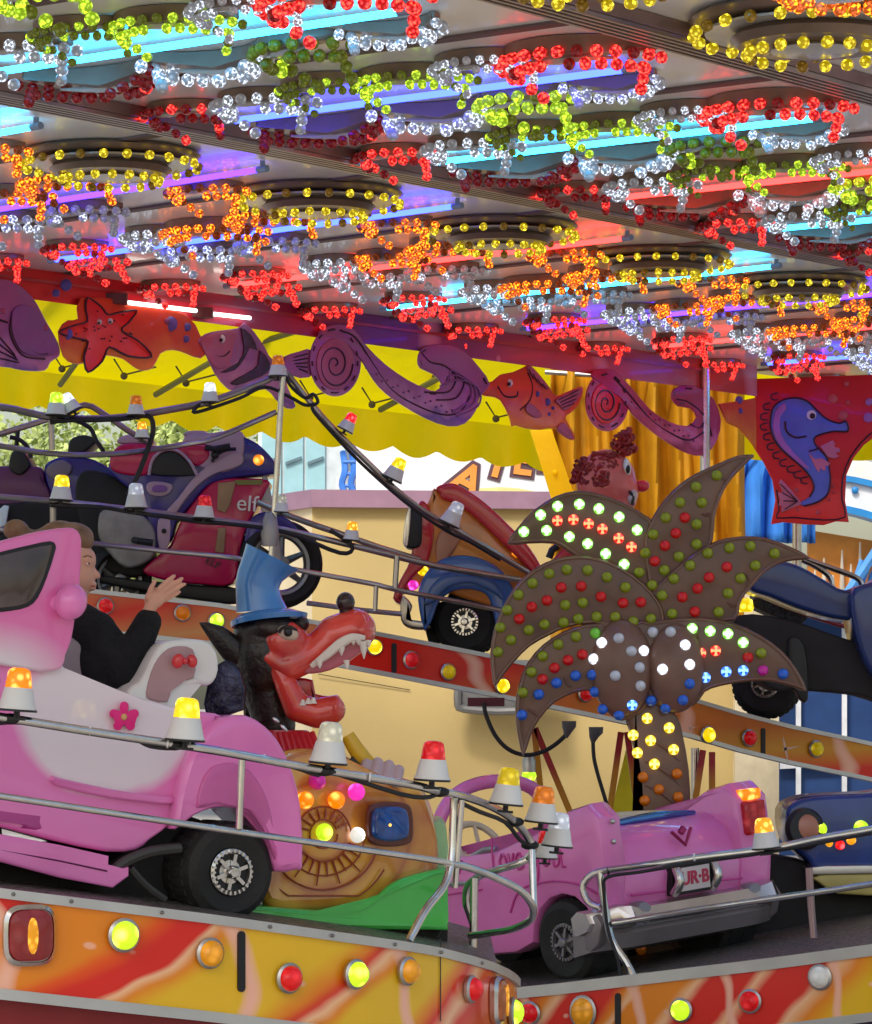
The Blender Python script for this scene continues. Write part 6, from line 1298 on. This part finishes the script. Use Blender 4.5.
for wa_,wb_ in ((-.035,.02),(Wd+.03,Wd-.02)):
    b=MB(); side(b,[(-.02,.16),(.03,.13),(.06,.14),(.06,.24),(.03,.28),(-.02,.28),(-.05,.24)],wa_,wb_,0,.015); b.build('bumper_corner',gb,cvb)
for w_ in (.17,.80):
    b=MB(); b.lathe([(.05,-.03),(.05,.01),(.04,.03),(.02,.035)],Q(-.06,w_,.26),-av+cv*.1,18); b.build('bumper_pod',gb,cvb)
# plate
nb_=-av
def quadbox(b,w0,w1,h0,h1,l0,l1,mi=0): b.grid([[Q(l,w0,h0),Q(l,w1,h0),Q(l,w1,h1),Q(l,w0,h1)] for l in (l0,l1)],mi=mi)
b=MB(); quadbox(b,.36,.61,.305,.425,-.055,-.02,0); b.build('plate_recess',black,cvb)
for w0 in (.35,.565):
    b=MB(); b.tube([Q(-.05,w0+.02,.31),Q(-.085,w0+.025,.36),Q(-.055,w0+.03,.42)],.02,10,sm=3); b.build('plate_guard',chrome,cvb)
b=MB(); quadbox(b,.39,.56,.318,.412,-.068,-.054,0); lp=b.build('number_plate',mat('plate_cream',(.7,.62,.6),.4),cvb,smooth=False)
Mt=Matrix((bv.to_4d(),cv.to_4d(),(-av).to_4d(),(0,0,0,1))).transposed(); 
def tm_(p): M=Mt.copy(); M.translation=p; M[3][3]=1; return M
for i in range(3): Mt[i][3]=0; 
Mt=Matrix(((bv.x,cv.x,-av.x,0),(bv.y,cv.y,-av.y,0),(bv.z,cv.z,-av.z,0),(0,0,0,1)))
def onrear(w_,h_,l_): M=Mt.copy(); p=Q(l_,w_,h_); M[0][3],M[1][3],M[2][3]=p; return M
text_mesh('plate_lettering','UR·B',.074,onrear(.475,.366,-.070),mat('plate_red',(.55,.04,.1),.4),lp,.002,bold=.002)
b=MB(); quadbox(b,Wd-.165,Wd-.05,.50,.64,-.065,.02,0); quadbox(b,Wd-.16,Wd-.06,.643,.69,-.055,.02,1); tlm=lampmat('tail_red',(.5,.01,.02),.10,20,.8); b.build('tail_light',[tlm,lensmat('orange',True)],cvb,bevel=.012)
b=MB(); b.ell(Q(-.062,Wd-.08,.545),(.024,.012,.02)); b.build('tail_light',lampmat('tail_hot',(1,.05,.1),.8,40,.7),cvb)
for h_ in (.56,.64):
    b=MB(); b.ell(Q(-.048,.06,h_),(.011,.006,.011),sub=2); b.build('bolt',steel,cvb)
b=MB(); b.tube([Q(-.005,.42,.56),Q(-.02,.48,.50),Q(-.005,.53,.565)],.008,6); b.tube([Q(-.005,.47,.55),Q(-.005,.49,.57)],.014,6); b.build('v_emblem',mat('emblem_red',(.4,.03,.12),.3,.4),cvb)
# pin stripe and hand-painted words on the flank
for wa_,wb_ in ((.14,.32),(.64,.76)):
    b=MB(); b.tube([Q(-.045,wa_,.335),Q(-.05,wb_,.33)],.006,6); b.build('pin_stripe',dpink,cvb)
b=MB()
b.tube([Q(.0,-.003,.36),Q(.1,-.004,.40),Q(.27,-.004,.42),Q(.46,-.004,.39),Q(.53,-.004,.3)],.005,6,sm=4); b.build('pin_stripe',dpink,cvb); b=MB(); b.tube([Q(.72,-.004,.2),Q(1.0,-.004,.19),Q(1.0,-.004,.38),Q(.7,-.004,.4)],.004,6); b.build('pin_stripe',dpink,cvb)
b=MB(); b.tube([Q(.72,-.008,.43),Q(1.0,-.008,.43)],.010,6); b.build('door_moulding',steel,cvb)
def script(strokes,l0,h0,s):
    b=MB()
    for st in strokes: b.tube([Q(l0-x*s,-.004,h0+y*s) for x,y in st],.0048,5,sm=4)
    return b.build('painted_words',dpink,cvb)
script([[(0,2),(0,.2),(.4,0)],[(.8,.9),(.6,.5),(.9,.1),(1.2,.5),(.9,1),(.7,.8)],[(1.4,1),(1.6,.1),(1.9,1)],[(2.1,.5),(2.6,.6),(2.4,1),(2.1,.6),(2.3,0),(2.8,.2)],
 [(3.4,1),(3.5,.2),(3.9,.2),(4.1,1)],[(4.1,1),(4.0,-.6),(3.6,-1.1),(3.5,-.6)],[(4.7,.9),(4.5,.5),(4.8,.1),(5.1,.5),(4.8,1),(4.6,.8)],[(5.4,1),(5.5,.1),(5.9,.2),(6.1,1),(6.2,.1),(6.5,0)]],.62,.475,.068)
script([[(0,.8),(.5,1.2),(.9,.6),(.4,.1),(0,.5)],[(1.2,.2),(1.6,1.1),(1.9,.3)],[(2.2,1),(2.6,.2),(3,1.1)]],1.0,.46,.06)
for (l_,w_,s_) in ((.22,.0,1),(.22,Wd,-1),(1.45,.0,1),(1.45,Wd,-1)):
    ax_=(-bv*s_) ; 
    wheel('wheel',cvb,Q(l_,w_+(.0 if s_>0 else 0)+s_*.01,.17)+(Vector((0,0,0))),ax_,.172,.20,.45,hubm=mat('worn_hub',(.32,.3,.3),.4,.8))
# ================================================================ blue toy boat car at the right edge of the platform
DB=14.8; bb=empty('blue_toy_car',P(840,945,DB),'blue toy car with a pale yellow sill and small coloured lamps at the right edge','toy car')
def bpl(name,m,pts,dz,th,r=4,sm=3): 
    b=MB(); b.plate(pts,DB-dz,th,r,sm); return b.build(name,m,bb)
bm2=mat('royal_blue_body',(.02,.05,.22),.25,coat=.8,noise=.15)
bpl('body',bm2,[(786,812),(800,800),(825,796),(872,794),(960,790),(960,872),(870,872),(820,870),(808,860),(790,842)],0,.5,5)
bpl('sill',mat('sill_yellow',(.5,.42,.14),.4,noise=.15),[(812,878),(825,873),(872,873),(960,872),(960,895),(872,896),(838,894),(826,888)],.03,.5,3,1)
bpl('chrome_strip',steel,[(806,868),(825,866),(960,864),(960,872),(812,875)],.04,.3,1,0)
bpl('underbody',dark,[(770,855),(806,862),(826,888),(872,896),(960,896),(960,945),(872,940),(745,955),(742,905),(750,862)],-.1,.4,3,0)
b=MB(); b.lathe([(.085,0),(.09,.02),(.075,.04)],P(803,829,DB-.02),(.3,-1,.1),24); b.build('mirror_ring',black,bb); b=MB(); b.ell(P(803,829,DB-.04),(.07,.03,.07)); b.build('mirror_disc',mat('mirror_rose',(.4,.16,.1),.2,coat=1),bb)  # disc added in place of a mirror, rose colour for its reflection
for x,y,r,c,l in ((820,829,6.5,'lime',True),(861,828,7,'lime',True),(840,845,4.5,'red',True),(851,840,4.5,'amber',True),(829,843,3.5,'amber',True),(802,841,3.5,'orange',True)): small_lamp(bb,x,y,DB-.01,r,c,l)
b=MB(); b.plate([(700,905),(742,905),(742,958),(700,962)],15.0,.04,0); tag(b.build('red_panel',mat('red_print_panel',(.6,.03,.03),.3,coat=.6,noise=.3)),'small red panel seen under the convertible between the wheels','panel')
